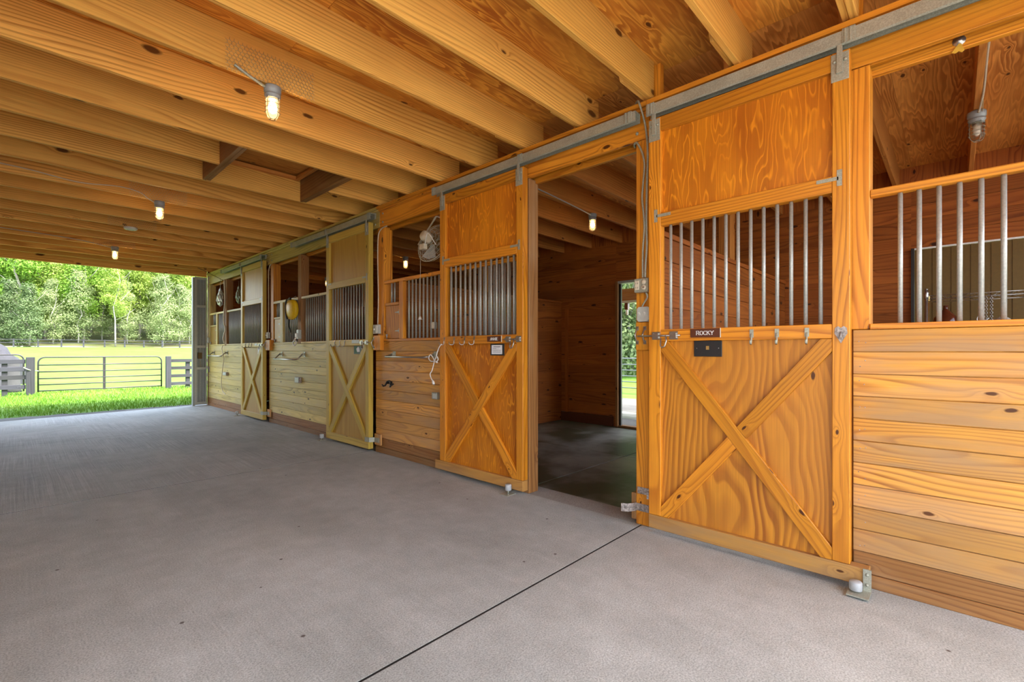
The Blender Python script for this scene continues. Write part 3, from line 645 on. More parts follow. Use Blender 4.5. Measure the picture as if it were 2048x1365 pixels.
# third and fourth doors
t, ya, yb = door('closed stall door with X braces and a green card, third from the camera', 5.525, 6.728, True, 'pine_daytint', 'ply_daytint', 'ply_daytint')
for yy in (6.455, 6.305, 6.16):
    mb = MB(); hookJ(mb, yy, 1.435, XF, .03); mb.build('hook', 'chrome', t)
latch(t, 5.70, 5.47)
p = MB(); p.box(XF - .005, XF, 5.76, 5.96, 1.412, 1.46); p.build('name_plate', 'greylight', t, .002)
p = MB(); p.box(-.063, -.0545, 5.74, 5.95, 1.268, 1.38); po = p.build('card', 'black', t)
p = MB(); p.lathe([(.035, 0), (.001, .001)], (-.063, 5.84, 1.33), (-1, 0, 0), 14); p.box(-.064, -.063, 5.86, 5.93, 1.28, 1.37); p.build('card_picture', 'green', po)
p = MB(); p.prism([(5.79, 1.30), (5.86, 1.295), (5.88, 1.34), (5.83, 1.37), (5.80, 1.35)], -.0655, -.0635); p.build('card_animal', 'paper', po)
roller(6.76, 'white floor roller left of the third door'); 
t, ya, yb = door('farthest stall door with X braces and a small white card', 9.28, 10.49, False, 'pine_daytint', 'ply_daytint', 'ply_daytint')
for yy in (10.21, 10.01, 9.865):
    mb = MB(); hookJ(mb, yy, 1.435, XF, .04); mb.build('hook', 'wiredark', t)
latch(t, 9.45, 9.22)
p = MB(); p.box(XF - .005, XF, 9.56, 9.69, 1.41, 1.45); p.build('name_plate', 'greylight', t, .002)
p = MB(); p.box(-.06, -.0545, 9.46, 9.61, 1.25, 1.372); p.build('card', 'paper', t)
roller(10.55, 'small floor roller left of the farthest door')

# tracks
def track(lab, y0, y1, brs):
    t = thing('door_track', (-.07, (y0 + y1) / 2, 3.01), lab, 'track')
    mb = MB(); mb.prism([(-.105, 3.016), (-.093, 3.010), (-.093, 3.018), (-.1, 3.024), (-.1, 3.078), (-.035, 3.078), (-.035, 3.018), (-.04, 3.010), (-.028, 3.016), (-.028, 3.085), (-.105, 3.085)], y0, y1, 'y', ax='y'); mb.build('rail', 'galv', t)
    for b in brs:
        mb = MB(); mb.box(-.111, -.106, b - .03, b + .03, 3.010, 3.09); mb.box(-.111, -.0, b - .03, b + .03, 3.0855, 3.092); mb.box(-.118, -.111, b - .014, b - .004, 3.012, 3.088); mb.box(-.118, -.111, b + .010, b + .02, 3.012, 3.088); mb.box(-.027, -.001, b - .02, b + .02, 3.03, 3.104); mb.build('bracket', 'galv', t, .0015)
track('galvanised door track along the top of the nearest door', -1.0, 1.625, (1.59, .42, -.8))
track('galvanised door track above the open doorway', 1.71, 4.165, (1.77, 2.86, 4.13))
track('galvanised door track above the third door from the camera', 5.46, 7.965, (5.50, 6.70, 7.93))
track('galvanised door track above the farthest door', 9.30, 11.76, (9.34, 10.47, 11.72))
for y_, lab in ((1.70, 'steel strap fixing at the foot of the outlet post'),):
    t = thing('door_guide', (-.03, y_, .08), 'rusty steel guide strap at the foot of the outlet post', 'bracket')
    mb = MB(); mb.box(.0, .06, 1.761, 1.80, .03, .23, 'z'); mb.build('backing_block', 'treated', t, .003)
    mb = MB(); mb.box(-.008, -.0005, 1.62, 1.76, .105, .16); mb.tube([(-.02, 1.75, .132), (-.055, 1.775, .132), (-.085, 1.79, .132), (-.09, 1.81, .132)], .004, 6); mb.prism([(-.008, 1.75), (-.045, 1.765), (-.08, 1.785), (-.1, 1.83), (-.093, 1.83), (-.074, 1.79), (-.04, 1.772), (-.002, 1.758)], .102, .163, ax='z'); mb.build('strap', 'rust', t)
    mb = MB(); mb.prism([(-.008, 1.745), (-.0005, 1.745), (-.0005, 1.618), (-.082, 1.618), (-.082, 1.614), (-.092, 1.614), (-.092, 1.626), (-.008, 1.626)], .235, .285, ax='z'); mb.build('upper_strap', 'rust', t)
for y_, lab in ((5.42, 'steel guide bracket at the right foot of the third door'), (9.17, 'steel guide bracket at the right foot of the farthest door')):
    t = thing('door_guide', (-.05, y_, .1), lab, 'bracket')
    mb = MB(); mb.box(-.028, -.005, y_ - .09, y_ + .06, .10, .24, 'z'); mb.build('backing_block', 'siding', t, .003)
    mb = MB(); mb.box(-.034, -.028, y_ - .06, y_ + .06, .13, .19); mb.prism([(-.034, y_ + .05), (-.09, y_ + .085), (-.105, y_ + .17), (-.098, y_ + .17), (-.084, y_ + .09), (-.028, y_ + .06)], .13, .19, ax='z'); mb.build('strap', 'galv', t)

# ------------------------------------------------------------------ electrical, handles on the posts
def pull(mb, y, z0, z1, x):
    mb.box(x - .004, x, y - .012, y + .012, z1 - .03, z1); mb.box(x - .004, x, y - .012, y + .012, z0, z0 + .03)
    zm = (z0 + z1) / 2; mb.tube([(x - .004, y, z1 - .012), (x - .02, y, z1 - .035), (x - .034, y, z1 - .06), (x - .038, y, zm), (x - .034, y, z0 + .06), (x - .02, y, z0 + .035), (x - .004, y, z0 + .012)], .006, 8)
t = thing('handle_block', (-.02, 1.688, 1.317), 'wooden block with two metal pull handles on the outlet post', 'handle block')
mb = MB(); mb.box(-.04, -.001, 1.637, 1.742, 1.317, 1.524, 'z'); mb.build('block', 'pine', t, .003)
for yy in (1.728, 1.667):
    mb = MB(); pull(mb, yy, 1.36, 1.495, -.04); mb.build('pull_handle', 'chrome', t)
t = thing('outlet_box', (-.03, 1.69, 1.75), 'galvanised double outlet box on the post between the doors', 'outlet')
mb = MB(); mb.box(-.055, -.001, 1.635, 1.748, 1.748, 1.851); mb.build('box', 'galv', t, .005)
mb = MB(); mb.box(-.06, -.055, 1.705, 1.740, 1.766, 1.834); o = mb.build('socket', 'cream', t, .002)
mb = MB(); 
for zz in (1.782, 1.815): mb.box(-.0605, -.06, 1.713, 1.716, zz - .006, zz + .006); mb.box(-.0605, -.06, 1.727, 1.730, zz - .006, zz + .006)
mb.build('slots', 'black', o)
mb = MB(); mb.lathe([(.019, 0), (.019, .005), (.001, .0055)], (-.055, 1.668, 1.822), (-1, 0, 0), 16); mb.lathe([(.019, 0), (.019, .005), (.001, .0055)], (-.055, 1.668, 1.782), (-1, 0, 0), 16); o = mb.build('socket', 'cream', t)
mb = MB(); mb.box(-.0612, -.0606, 1.660, 1.676, 1.779, 1.786); mb.build('slots', 'plaque', o)
t = thing('switch_box', (-.02, 1.688, 1.53), 'grey steel double switch box below the outlet box', 'switch')
mb = MB(); c_ = .014; mb.prism([(1.640 + c_, 1.530), (1.736 - c_, 1.530), (1.736, 1.530 + c_), (1.736, 1.641 - c_), (1.736 - c_, 1.641), (1.640 + c_, 1.641), (1.640, 1.641 - c_), (1.640, 1.530 + c_)], -.035, -.001); mb.build('box', 'greylight', t, .002)
for yy in (1.712, 1.667):
    mb = MB(); mb.prism([(-.035, 1.578), (-.035, 1.596), (-.048, 1.600), (-.048, 1.592)], yy - .005, yy + .005, ax='y'); mb.build('toggle', 'white', t)
def smooth(pts, n=5):
    out = []; P = [V(p) for p in pts]
    for i in range(len(P) - 1):
        a, b, c, d = P[max(i - 1, 0)], P[i], P[i + 1], P[min(i + 2, len(P) - 1)]
        for k in range(n):
            s = k / n; out.append(.5 * ((2 * b) + (c - a) * s + (2 * a - 5 * b + 4 * c - d) * s * s + (3 * b - a - 3 * c + d) * s ** 3))
    out.append(P[-1]); return out
def conduit(name, pts, r, mat, lab, ribs=True, cat='conduit', group=None):
    mb = MB(); P = smooth(pts, 9 if ribs else 6)
    if ribs:
        Q = []; 
        for i in range(len(P) - 1):
            L = (P[i + 1] - P[i]).length; n = max(1, int(L / .006))
            for k in range(n): Q.append(P[i] + (P[i + 1] - P[i]) * k / n)
        rs = [r * (1 if i % 2 else .8) for i in range(len(Q))]; mb.tube(Q, rs, 7)
    else: mb.tube(P, r, 6)
    return tag(recentre(mb.build(name, mat)), lab, cat, group)
conduit('flexible_conduit', [(.03, 1.79, 3.178), (-.045, 1.725, 3.18), (-.066, 1.69, 3.12), (-.03, 1.668, 2.98), (-.016, 1.658, 2.80), (-.016, 1.664, 2.55), (-.016, 1.668, 2.3), (-.018, 1.664, 2.1), (-.022, 1.672, 1.95), (-.028, 1.672, 1.852)], .0085, 'galv', 'ribbed metal conduit looping over the header down to the outlet box')
conduit('flexible_conduit', [(.06, 1.80, 2.89), (.0, 1.775, 2.885), (-.022, 1.74, 2.88), (-.022, 1.70, 2.80), (-.018, 1.682, 2.70), (-.016, 1.695, 2.55), (-.018, 1.70, 2.45), (-.018, 1.682, 2.25), (-.018, 1.695, 2.05), (-.028, 1.69, 1.852)], .0085, 'galv', 'ribbed metal conduit entering under the header beside the first one')
conduit('cable', [(-.02, 1.668, 1.748), (-.018, 1.66, 1.71), (-.018, 1.685, 1.67), (-.02, 1.70, 1.642)], .007, 'galv', 'short metal conduit between the outlet box and switch box', False)

def swbox(y0, y1, z0, z1, lab, x=-.04):
    t = thing('switch_box', (x / 2, (y0 + y1) / 2, z0), lab, 'switch'); ym = (y0 + y1) / 2
    mb = MB(); mb.box(x, -.001, y0, y1, z0, z1); mb.build('box', 'greylight', t, .005)
    mb = MB(); mb.box(x - .005, x, y0 + .01, ym - .005, z0 + .012, z1 - .012); mb.build('cover', 'white', t, .002)
    mb = MB(); mb.box(x - .014, x, ym + .02, ym + .03, (z0 + z1) / 2 - .012, (z0 + z1) / 2 + .012); mb.build('toggle', 'white', t)
    return t
swbox(5.36, 5.50, 1.53, 1.65, 'grey switch box below the white cable, right of the third door')
swbox(9.15, 9.28, 1.54, 1.655, 'small grey switch box right of the farthest door')
swbox(13.0, 13.1, 1.50, 1.63, 'small grey switch box on the corner post at the far opening')
def hblock(y0, y1, lab):
    t = thing('handle_block', (-.03, (y0 + y1) / 2, 1.32), lab, 'handle block'); mb = MB(); mb.box(-.055, -.001, y0, y1, 1.32, 1.51, 'z'); mb.build('block', 'pine', t, .003)
    mb = MB(); pull(mb, y1 - .02, 1.34, 1.485, -.055); mb.build('pull_handle', 'chrome', t)
hblock(5.30, 5.465, 'wooden block with a metal pull handle right of the third door')
hblock(9.03, 9.23, 'wooden block with a metal pull handle right of the farthest door')
conduit('cable', [(-.02, 5.20, 2.885), (-.012, 5.33, 2.875), (-.012, 5.41, 2.80), (-.012, 5.425, 2.5), (-.012, 5.41, 2.0), (-.012, 5.425, 1.65)], .008, 'cream', 'white cable running down to the switch box right of the third door', False, 'cable')
conduit('cable', [(-.02, 9.06, 2.885), (-.012, 9.15, 2.86), (-.012, 9.20, 2.7), (-.012, 9.19, 2.1), (-.012, 9.21, 1.655)], .008, 'cream', 'white cable running down to the switch box right of the farthest door', False, 'cable')
conduit('cable', [(-.02, 13.10, 2.88), (-.02, 13.04, 2.7), (-.02, 13.06, 2.1), (-.02, 13.05, 1.63)], .008, 'cream', 'pale cable running down the corner post at the far opening', False, 'cable')
def outbox(y0, y1, z0, z1, lab, mat='galv'):
    t = thing('outlet_box', (-.02, (y0 + y1) / 2, z0), lab, 'outlet'); mb = MB(); mb.box(-.045, -.0015, y0, y1, z0, z1); mb.build('box', mat, t, .004)
    mb = MB(); mb.box(-.052, -.045, y0 + .01, y1 - .03, z0 + .01, z1 - .01); mb.build('cover', 'greylight', t, .002)
outbox(4.15, 4.245, .775, .85, 'grey outlet box low on the boards under the white fan')
outbox(7.78, 7.96, .785, .88, 'rusty outlet box low on the boards under the yellow reel', 'rust')
outbox(11.58, 11.84, .768, .84, 'rusty outlet box low on the farthest stall front', 'rust')
conduit('cord', [(-.03, 11.86, 1.44), (-.035, 11.93, 1.35), (-.03, 11.80, 1.15), (-.03, 11.9, .9), (-.03, 11.98, .6), (-.03, 11.9, .42), (-.035, 11.68, .36)], .008, 'cream', 'thin cord hanging down the farthest stall front', False, 'cord')

# blanket bars
def blanket_bar(y0, y1, z, lab, swing=0., drop=.0):
    t = thing('blanket_bar', (-.08, (y0 + y1) / 2, z), lab, 'blanket bar')
    for yy in (y0, y1):
        mb = MB(); mb.box(-.008, -.0015, yy - .03, yy + .03, z - .02, z + .06); mb.box(-.05, -.008, yy - .006, yy + .006, z, z + .04); mb.build('wall_bracket', 'galv', t)
    mb = MB(); mb.tube([(-.04, y1, z + .02), (-.12, y1, z + swing * 0 - drop), (-.15, y1 - .03, z - drop - .005), (-.15 - swing, y0 + .03, z - drop - .005), (-.12 - swing, y0, z - drop), (-.04, y0, z + .02)], .011, 8); mb.build('bar', 'chrome', t)
    return t
blanket_bar(4.22, 5.05, 1.245, 'chrome blanket bar on the boards under the feed door and fan')
blanket_bar(7.66, 8.6, 1.235, 'chrome blanket bar folded out on the yellowish stall front', .0, .06)
blanket_bar(11.65, 12.62, 1.25, 'chrome blanket bar on the farthest stall front', 0., .05)
# black double hook on siding
t = thing('bridle_hook', (-.02, 5.16, .865), 'black iron double hook on the boards below the chrome bar', 'hook')
mb = MB(); mb.tube([(-.006, 5.07, .90), (-.035, 5.075, .885), (-.045, 5.085, .868), (-.03, 5.10, .875), (-.012, 5.12, .925), (-.01, 5.16, .935), (-.012, 5.20, .925), (-.03, 5.22, .875), (-.045, 5.235, .868), (-.05, 5.26, .885)], .010, 8); mb.build('hook_bars', 'black', t)
mb = MB(); mb.box(-.007, -.0015, 5.10, 5.22, .895, .93); mb.build('plate', 'black', t, .002)

# ------------------------------------------------------------------ caged lamps
def lamp(x, y, lab, lit=True, group='caged jar lamps under the ceiling joists', net=None, power=30.):
    t = thing('caged_lamp', (x, y, JZ - .235), lab, 'lamp', group); z = JZ
    mb = MB(); mb.lathe([(.052, -.004), (.055, -.01), (.055, -.045), (.045, -.05), (.045, -.058), (.052, -.062), (.052, -.072), (.046, -.076), (.046, -.088), (.001, -.089)], (x, y, z), seg=20); mb.build('housing', 'greymetal' , t)
    mb = MB(); mb.lathe([(.038, -.089), (.040, -.11), (.040, -.19), (.034, -.21), (.018, -.222), (.001, -.225)], (x, y, z), seg=16); mb.build('glass_jar', 'glass_lit' if lit else 'glass', t)
    mb = MB(); mb.lathe([(.014, -.092), (.024, -.12), (.027, -.15), (.022, -.18), (.001, -.195)], (x, y, z), seg=12); mb.build('bulb', 'bulb' if lit else 'bulb_off', t)
    mb = MB()
    for zz in (-.098, -.128, -.158, -.186): mb.ring((x, y, z + zz), (0, 0, 1), .047, .0022, 18, 5)
    mb.ring((x, y, z - .232), (0, 0, 1), .016, .0025, 12, 5)
    for k in range(4):
        a = .5 + k * math.pi / 2; c, s = math.cos(a), math.sin(a); mb.tube([(x + c * r_, y + s * r_, z + h_) for r_, h_ in ((.047, -.085), (.047, -.19), (.042, -.212), (.03, -.226), (.016, -.232))], .0022, 5)
    mb.build('wire_cage', 'wiredark' if lit else 'galv', t)
    if lit:
        l = bpy.data.lights.new('bulb_light', 'POINT'); l.energy = power; l.color = (1., .62, .30); l.shadow_soft_size = .045; lo = bpy.data.objects.new('bulb_light', l); COL.objects.link(lo); lo.parent = t; lo.location = (0, 0, .085)
    return t
def netting(x0, x1, y, z0, z1, lab, flat=0.):
    mb = MB(); a = .015; w = a * math.sqrt(3); done = set()
    def seg(p, q):
        k = tuple(sorted((tuple(round(c, 4) for c in p), tuple(round(c, 4) for c in q))))
        if k in done: return
        done.add(k)
        if not (x0 <= (p[0] + q[0]) / 2 <= x1 and z0 <= (p[1] + q[1]) / 2 <= z1): return
        bulge = lambda r: y - .006 - .006 * math.sin(r[0] * 23) * math.sin(r[1] * 31)
        mb.tube([(p[0], bulge(p), p[1]), (q[0], bulge(q), q[1])],   .0018, 3, caps=False)
    nx = int((x1 - x0) / w) + 2; nz = int((z1 - z0) / (a * 1.5)) + 2
    for j in range(nz):
        for i in range(nx):
            cx = x0 + (i + .5 * (j % 2)) * w; cz = z0 + j * a * 1.5
            pts = [(cx + a * math.sin(math.pi / 3 * k), cz + a * math.cos(math.pi / 3 * k)) for k in range(6)]
            for k in range(3): seg(pts[k], pts[k + 1])
    return tag(recentre(mb.build('wire_netting', 'chicken')), lab, 'netting')
LX = -2.0
LY = [J0 + PIT * k - .019 for k in (4, 10, 16)]
lamp(LX, LY[0], 'lit caged lamp nearest the camera under the aisle ceiling', power=26)
lamp(LX, LY[1], 'second lit caged lamp along the aisle, fed by a thin white wire', power=26)
lamp(LX, LY[2], 'small lit caged lamp farthest along the aisle ceiling', power=18)
lamp(LX, J0 - PIT * 2 - .019, 'caged fill lamp added behind the camera, outside the picture', power=40)  # unseen lamp added on the row's spacing for warm fill near the camera
lamp(2.12, J0 + PIT * 4 + .059, 'lit caged lamp inside the open stall', power=7, group='caged lamps inside the stalls')
lamp(2.05, J0 + PIT * 11 + .059, 'lit caged lamp seen left of the white fan', power=9, group='caged lamps inside the stalls')
lamp(2.2, J0 + PIT * 17 + .059, 'lit caged lamp seen above the bars left of the third door', power=9, group='caged lamps inside the stalls')
lamp(1.86, J0 - PIT * 2 + .059, 'unlit caged lamp wrapped in netting inside the nearest stall', lit=False, group='caged lamps inside the stalls')
netting(-2.30, -1.72, LY[0] - .019, JZ - .01, JZ + .20, 'hexagonal wire netting stapled to the joist behind the nearest lamp')
netting(-2.30, -1.72, LY[1] - .019, JZ - .01, JZ + .16, 'wire netting on the joist behind the second lamp')
netting(-2.30, -1.72, J0 + PIT * 13 - .038, JZ - .01, JZ + .14, 'wire netting on the joist beside the round detector')
netting(-2.30, -1.72, LY[2] - .019, JZ - .01, JZ + .12, 'wire netting on the joist behind the farthest lamp')
netting(1.62, 1.92, J0 - PIT * 2 + .036, JZ - .03, JZ + .12, 'wire netting around the unlit lamp in the nearest stall')
t = thing('smoke_detector', (-2.03, J0 + PIT * 13 - .019, JZ - .05), 'round white detector under a joist between the second and farthest lamps', 'detector')
mb = MB(); mb.lathe([(.085, -.001), (.085, -.02), (.07, -.034), (.03, -.04), (.001, -.041)], (-2.03, J0 + PIT * 13 - .019, JZ), seg=20); mb.build('cover', 'white', t)
mb = MB(); mb.ring((-2.03, J0 + PIT * 13 - .019, JZ - .038), (0, 0, 1), .04, .003, 14, 4); mb.build('grille', 'greylight', t)
conduit('flexible_conduit', [(LX - .25, LY[0] - .035, JZ + .03), (LX - .20, LY[0] - .04, JZ + .005), (LX - .12, LY[0] - .03, JZ - .018), (LX - .05, LY[0] - .01, JZ - .028)], .011, 'galv', 'short ribbed conduit feeding the nearest caged lamp')
conduit('wire', [(-4.0, LY[1] - .06, 3.24), (-3.2, LY[1] - .04, 3.235), (-2.75, LY[1] - .03, 3.20), (-2.4, LY[1] - .03, 3.24), (-2.2, LY[1] - .03, 3.22), (-2.12, LY[1] - .02, 3.17), (LX - .05, LY[1] - .01, JZ - .03)], .006, 'cream', 'thin white wire along the ceiling to the second lamp', False, 'wire')
conduit('wire', [(-4.0, LY[2] - .04, 3.25), (-3.2, LY[2] - .03, 3.23), (-2.5, LY[2] - .03, 3.2), (LX - .05, LY[2] - .01, JZ - .03)], .006, 'greylight', 'thin grey wire along the ceiling to the farthest lamp', False, 'wire')
conduit('wire', [(.14, J0 + PIT * 4 + .03, 3.16), (.8, J0 + PIT * 4 + .03, 3.20), (1.6, J0 + PIT * 4 + .03, 3.16), (2.07, J0 + PIT * 4 + .05, JZ - .03)], .007, 'greylight', 'grey wire running to the lamp inside the open stall', False, 'wire')
conduit('wire', [(.14, J0 - PIT * 2 + .03, 3.19), (.5, J0 - PIT * 2 + .033, 3.17), (1.0, J0 - PIT * 2 + .033, 3.19), (1.5, J0 - PIT * 2 + .033, 3.165), (1.81, J0 - PIT * 2 + .05, JZ - .03)], .007, 'cream', 'pale wire running along the joist to the unlit lamp', False, 'wire')
conduit('wire', [(.14, J0 + PIT * 11 + .03, 3.14), (1.2, J0 + PIT * 11 + .03, 3.18), (2.0, J0 + PIT * 11 + .05, JZ - .03)], .008, 'brass', 'wire leading to the lamp left of the white fan', False, 'wire')
# eye bolt under the header near the camera
BYA = -.02
t = thing('anchor_bolt', (.09, -.06, 2.93), 'round bolt head with washer under the header at top right', 'bolt')
mb = MB(); mb.lathe([(.026, 0), (.026, .003), (.014, .004), (.014, .011), (.001, .012)], (.0915, BYA, 2.910), (-1, 0, 0), 18); mb.build('washer', 'chrome', t)
mb = MB(); mb.prism([(-.028, 2.892), (-.018, 2.894), (.008, 2.858), (-.005, 2.850), (-.018, 2.856), (-.03, 2.846), (-.04, 2.855)], .086, .0918); tag(recentre(mb.build('ribbon_scrap', 'scrap')), 'small torn yellow scrap hanging below the round bolt', 'ribbon')

# ------------------------------------------------------------------ fan
fc = V((.13, 4.43, 2.575)); fa = V((.90, .08, -.36)).normalized(); sd = fa.cross(V((0, 0, 1))).normalized(); up = sd.cross(fa)
t = thing('hanging_fan', tuple(fc), 'white caged fan hanging in the opening left of the slid-open door', 'fan')
mb = MB(); FR = .245
def fp(r, a, h): return fc + (sd * math.cos(a) + up * math.sin(a)) * r + fa * h
for r, h in ((FR, 0), (.225, -.035), (.19, -.06), (.15, -.075), (.11, -.085), (.225, .04), (.19, .06), (.15, .07), (.10, .075), (.05, .078)):
    mb.tube([fp(r, 2 * math.pi * k / 28, h) for k in range(28)], .006 if r == FR else .0022, 4, closed=True)
for k in range(36):
    a = 2 * math.pi * k / 36
    mb.tube([fp(.07, a, -.088), fp(.15, a, -.075), fp(.225, a, -.035), fp(FR, a, 0)], .0016, 3); mb.tube([fp(.02, a, .078), fp(.15, a, .07), fp(.225, a, .04), fp(FR, a, 0)], .0016, 3)
mb.build('cage', 'cream', t)
mb = MB(); mb.lathe([(.02, -.19), (.05, -.185), (.062, -.16), (.062, -.10), (.07, -.08), (.03, -.06), (.001, -.05)], fc, fa, 18); mb.build('motor', 'cream', t)
mb = MB()
for k in range(3):
    a = k * 2.094 + .4; vs = [fp(.03, a, -.02), fp(.21, a - .35, -.03), fp(.22, a + .1, -.005), fp(.21, a + .55, .02), fp(.03, a + .9, .0)]
    vs2 = [p + fa * .003 for p in vs]; mb.add(vs + vs2, [(0, 1, 2, 3, 4), (9, 8, 7, 6, 5), (0, 5, 6, 1), (1, 6, 7, 2), (2, 7, 8, 3), (3, 8, 9, 4), (4, 9, 5, 0)])
mb.build('blades', 'greylight', t)
mb = MB(); e1, e2 = fp(FR + .012, math.pi, -.02), fp(FR + .012, 0, -.02); tp = V((.11, 4.36, 2.87))
for sgn, e in ((1, e1), (-1, e2)):
    c0 = fc + sd * (-sgn) * FR * .55 + up * FR * 1.12 - fa * .02
    mb.tube([e, c0, tp], .011, 4)
mb.build('yoke_bracket', 'cream', t)
mb = MB(); q = fc - fa * .11 - up * .13 - sd * .02; mb.box(q.x - .02, q.x + .03, q.y - .045, q.y + .045, q.z - .02, q.z + .045); mb.build('switch_housing', 'cream', t, .004)
mb = MB(); mb.tube(smooth([q + V((0, -.04, .02)), q + V((-.03, -.10, .10)), q + V((-.04, -.16, .13)), q + V((0, -.24, .0))], 5), .006, 6); mb.build('power_cord', 'white', t)
mb = MB(); cz = q + V((.01, .06, 0)); mb.tube([cz, (cz.x, cz.y + .01, 1.70)], .0025, 5); cb = mb.build('pull_cord', 'cream', t)
mb = MB(); mb.lathe([(.008, 0), (.014, -.008), (.018, -.028), (.028, -.035), (.001, -.036)], (cz.x, cz.y + .01, 1.71), seg=14); mb.build('bell', 'white', cb)
# white rope cord with plug hanging from the door hook
t = thing('power_cord', (-.13, 4.05, 1.0), 'white looped power cord with a plug hanging at the slid-open door', 'cord')
mb = MB(); mb.tube(smooth([(-.125, 3.965, 1.385), (-.12, 4.02, 1.34), (-.12, 4.065, 1.25), (-.12, 4.09, 1.21), (-.12, 4.135, 1.10), (-.12, 4.17, 1.06), (-.12, 4.15, 1.01), (-.12, 4.12, .985)], 6), .006, 6)
for s1, s2 in ((.09, .05), (-.06, .03), (-.05, -.035)): mb.tube(smooth([(-.12, 4.09, 1.205), (-.125, 4.09 + s1 * .7, 1.205 + s2 * .9 + .02), (-.125, 4.09 + s1 * 1.1, 1.205 + s2 * .5), (-.125, 4.09 + s1 * .6, 1.205 + s2 * .1 - .012), (-.115, 4.09, 1.203)], 6), .006, 6)
mb.build('cord', 'white', t)
mb = MB(); mb.lathe([(.007, 0), (.013, .01), (.015, .035), (.012, .045), (.001, .046)], (-.12, 4.125, .99), (0, -.45, -.9), 10); pl_ = mb.build('plug', 'white', t)
mb = MB(); mb.box(-.123, -.121, 4.095, 4.10, .935, .95); mb.box(-.117, -.115, 4.095, 4.10, .935, .95); mb.build('prongs', 'chrome', pl_)

# yellow reel
t = thing('cord_reel', (-.06, 7.93, 1.85), 'yellow reel with a dark strap hanging on the bars beside the dark post', 'reel')
rc = V((-.06, 8.02, 2.0)); ra = V((1, .12, 0)).normalized()
mb = MB(); mb.lathe([(.001, -.055), (.12, -.052), (.165, -.035), (.172, -.02), (.172, .01), (.165, .025), (.001, .03)], rc, ra, 24); mb.build('drum', 'yellow', t)
mb = MB(); mb.tube([rc + V((-.062, .05 + .06 * math.sin(a * 1.2), .16 * math.cos(a))) for a in rng(.1, 2.9, 10)], .014, 6); mb.tube([rc + V((-.05, -.06, .16)), rc + V((-.03, 0, .19)), rc + V((-.03, .08, .16))], .016, 6); mb.build('strap', 'black', t)
mb = MB(); mb.tube([rc + V((0, 0, .19)), (-.03, 8.03, 2.20), (-.005, 8.02, 2.225), (.02, 8.02, 2.21)], .006, 6); mb.build('hanging_hook', 'chrome', t)
mb = MB(); mb.tube(smooth([rc + V((-.03, .05, -.16)), (-.06, 8.15, 1.72), (-.05, 8.10, 1.62), (-.05, 8.14, 1.70)], 5), .008, 6); mb.build('cord_tail', 'black', t)
outb = thing('outlet_box', (-.03, 7.84, 1.50), 'grey outlet box with a plugged white cord on the dark post', 'outlet')
mb = MB(); mb.box(-.05, -.001, 7.79, 7.87, 1.51, 1.66); mb.build('box', 'greylight', outb, .004)
mb = MB(); mb.box(-.08, -.05, 7.80, 7.86, 1.53, 1.60); mb.build('plug', 'white', outb, .006)
mb = MB(); mb.tube(smooth([(-.07, 7.83, 1.53), (-.09, 7.87, 1.47), (-.08, 7.93, 1.44), (-.09, 7.85, 1.40), (-.08, 7.80, 1.45), (-.09, 7.86, 1.50)], 5), .012, 6); mb.build('coiled_cord', 'white', outb)
# silver bags and cords in the farthest stall front
def bag(c, lab, s):
    mb = MB(); n = 18; vs = []; H = .42; prof = [(.008, 1), (.03, .95), (.055, .86), (.07, .76), (.085, .66), (.10, .55), (.105, .44), (.11, .33), (.10, .22), (.075, .12), (.04, .04), (.005, 0)]
    for j, (w, h) in enumerate(prof):
        for k in range(n):
            a = 2 * math.pi * k / n; q = 1 + .22 * math.sin(3 * a + j * .9) + .16 * math.sin(7 * a - j * 1.7) + U(-.12, .12); vs.append((c[0] + math.cos(a) * w * .5 * q, c[1] + math.sin(a) * w * q * s, c[2] - H + h * H + U(-.012, .012)))
    fs = [(j * n + k, (j + 1) * n + k, (j + 1) * n + (k + 1) % n, j * n + (k + 1) % n) for j in range(len(prof) - 1) for k in range(n)]
    mb.add(vs, fs, 'z', .5, False); o = thing('plastic_bag', (c[0], c[1], c[2] - H), lab, 'bag'); mb.build('bag_body', 'silver' if s > .9 else 'bagc', o)
    mb = MB(); mb.tube([(c[0], c[1], c[2] - .01), (c[0], c[1], 2.91)], .004, 5); mb.build('hanging_string', 'cream', o)
bag((-.06, 11.95, 2.72), 'silver film bag hanging left of the dark post in the farthest front', 1.0)
bag((.30, 11.9, 2.80), 'pale translucent bag hanging inside the farthest stall, right of the post', .8)
conduit('wire', [(-.40, 12.35, 3.17), (-.28, 12.28, 3.11), (-.03, 12.0, 2.92), (.02, 11.98, 2.895)], .007, 'brown', 'brown wire slanting from the ceiling to the farthest stall front', False, 'wire')
conduit('cord', [(-.02, 11.80, 2.89), (-.02, 11.76, 2.4), (-.035, 11.80, 2.0), (-.02, 11.74, 1.8), (-.04, 11.80, 1.6), (-.03, 11.76, 1.48)], .016, 'cream', 'bundled pale cords hanging along the dark post of the farthest front', False, 'cord')
mb = MB(); mb.box(.02, .07, 4.29, 4.36, 1.565, 1.64); tag(recentre(mb.build('outlet_box', 'cream', bevel=.004)), 'cream outlet box behind the bars left of the slid-open door', 'outlet')

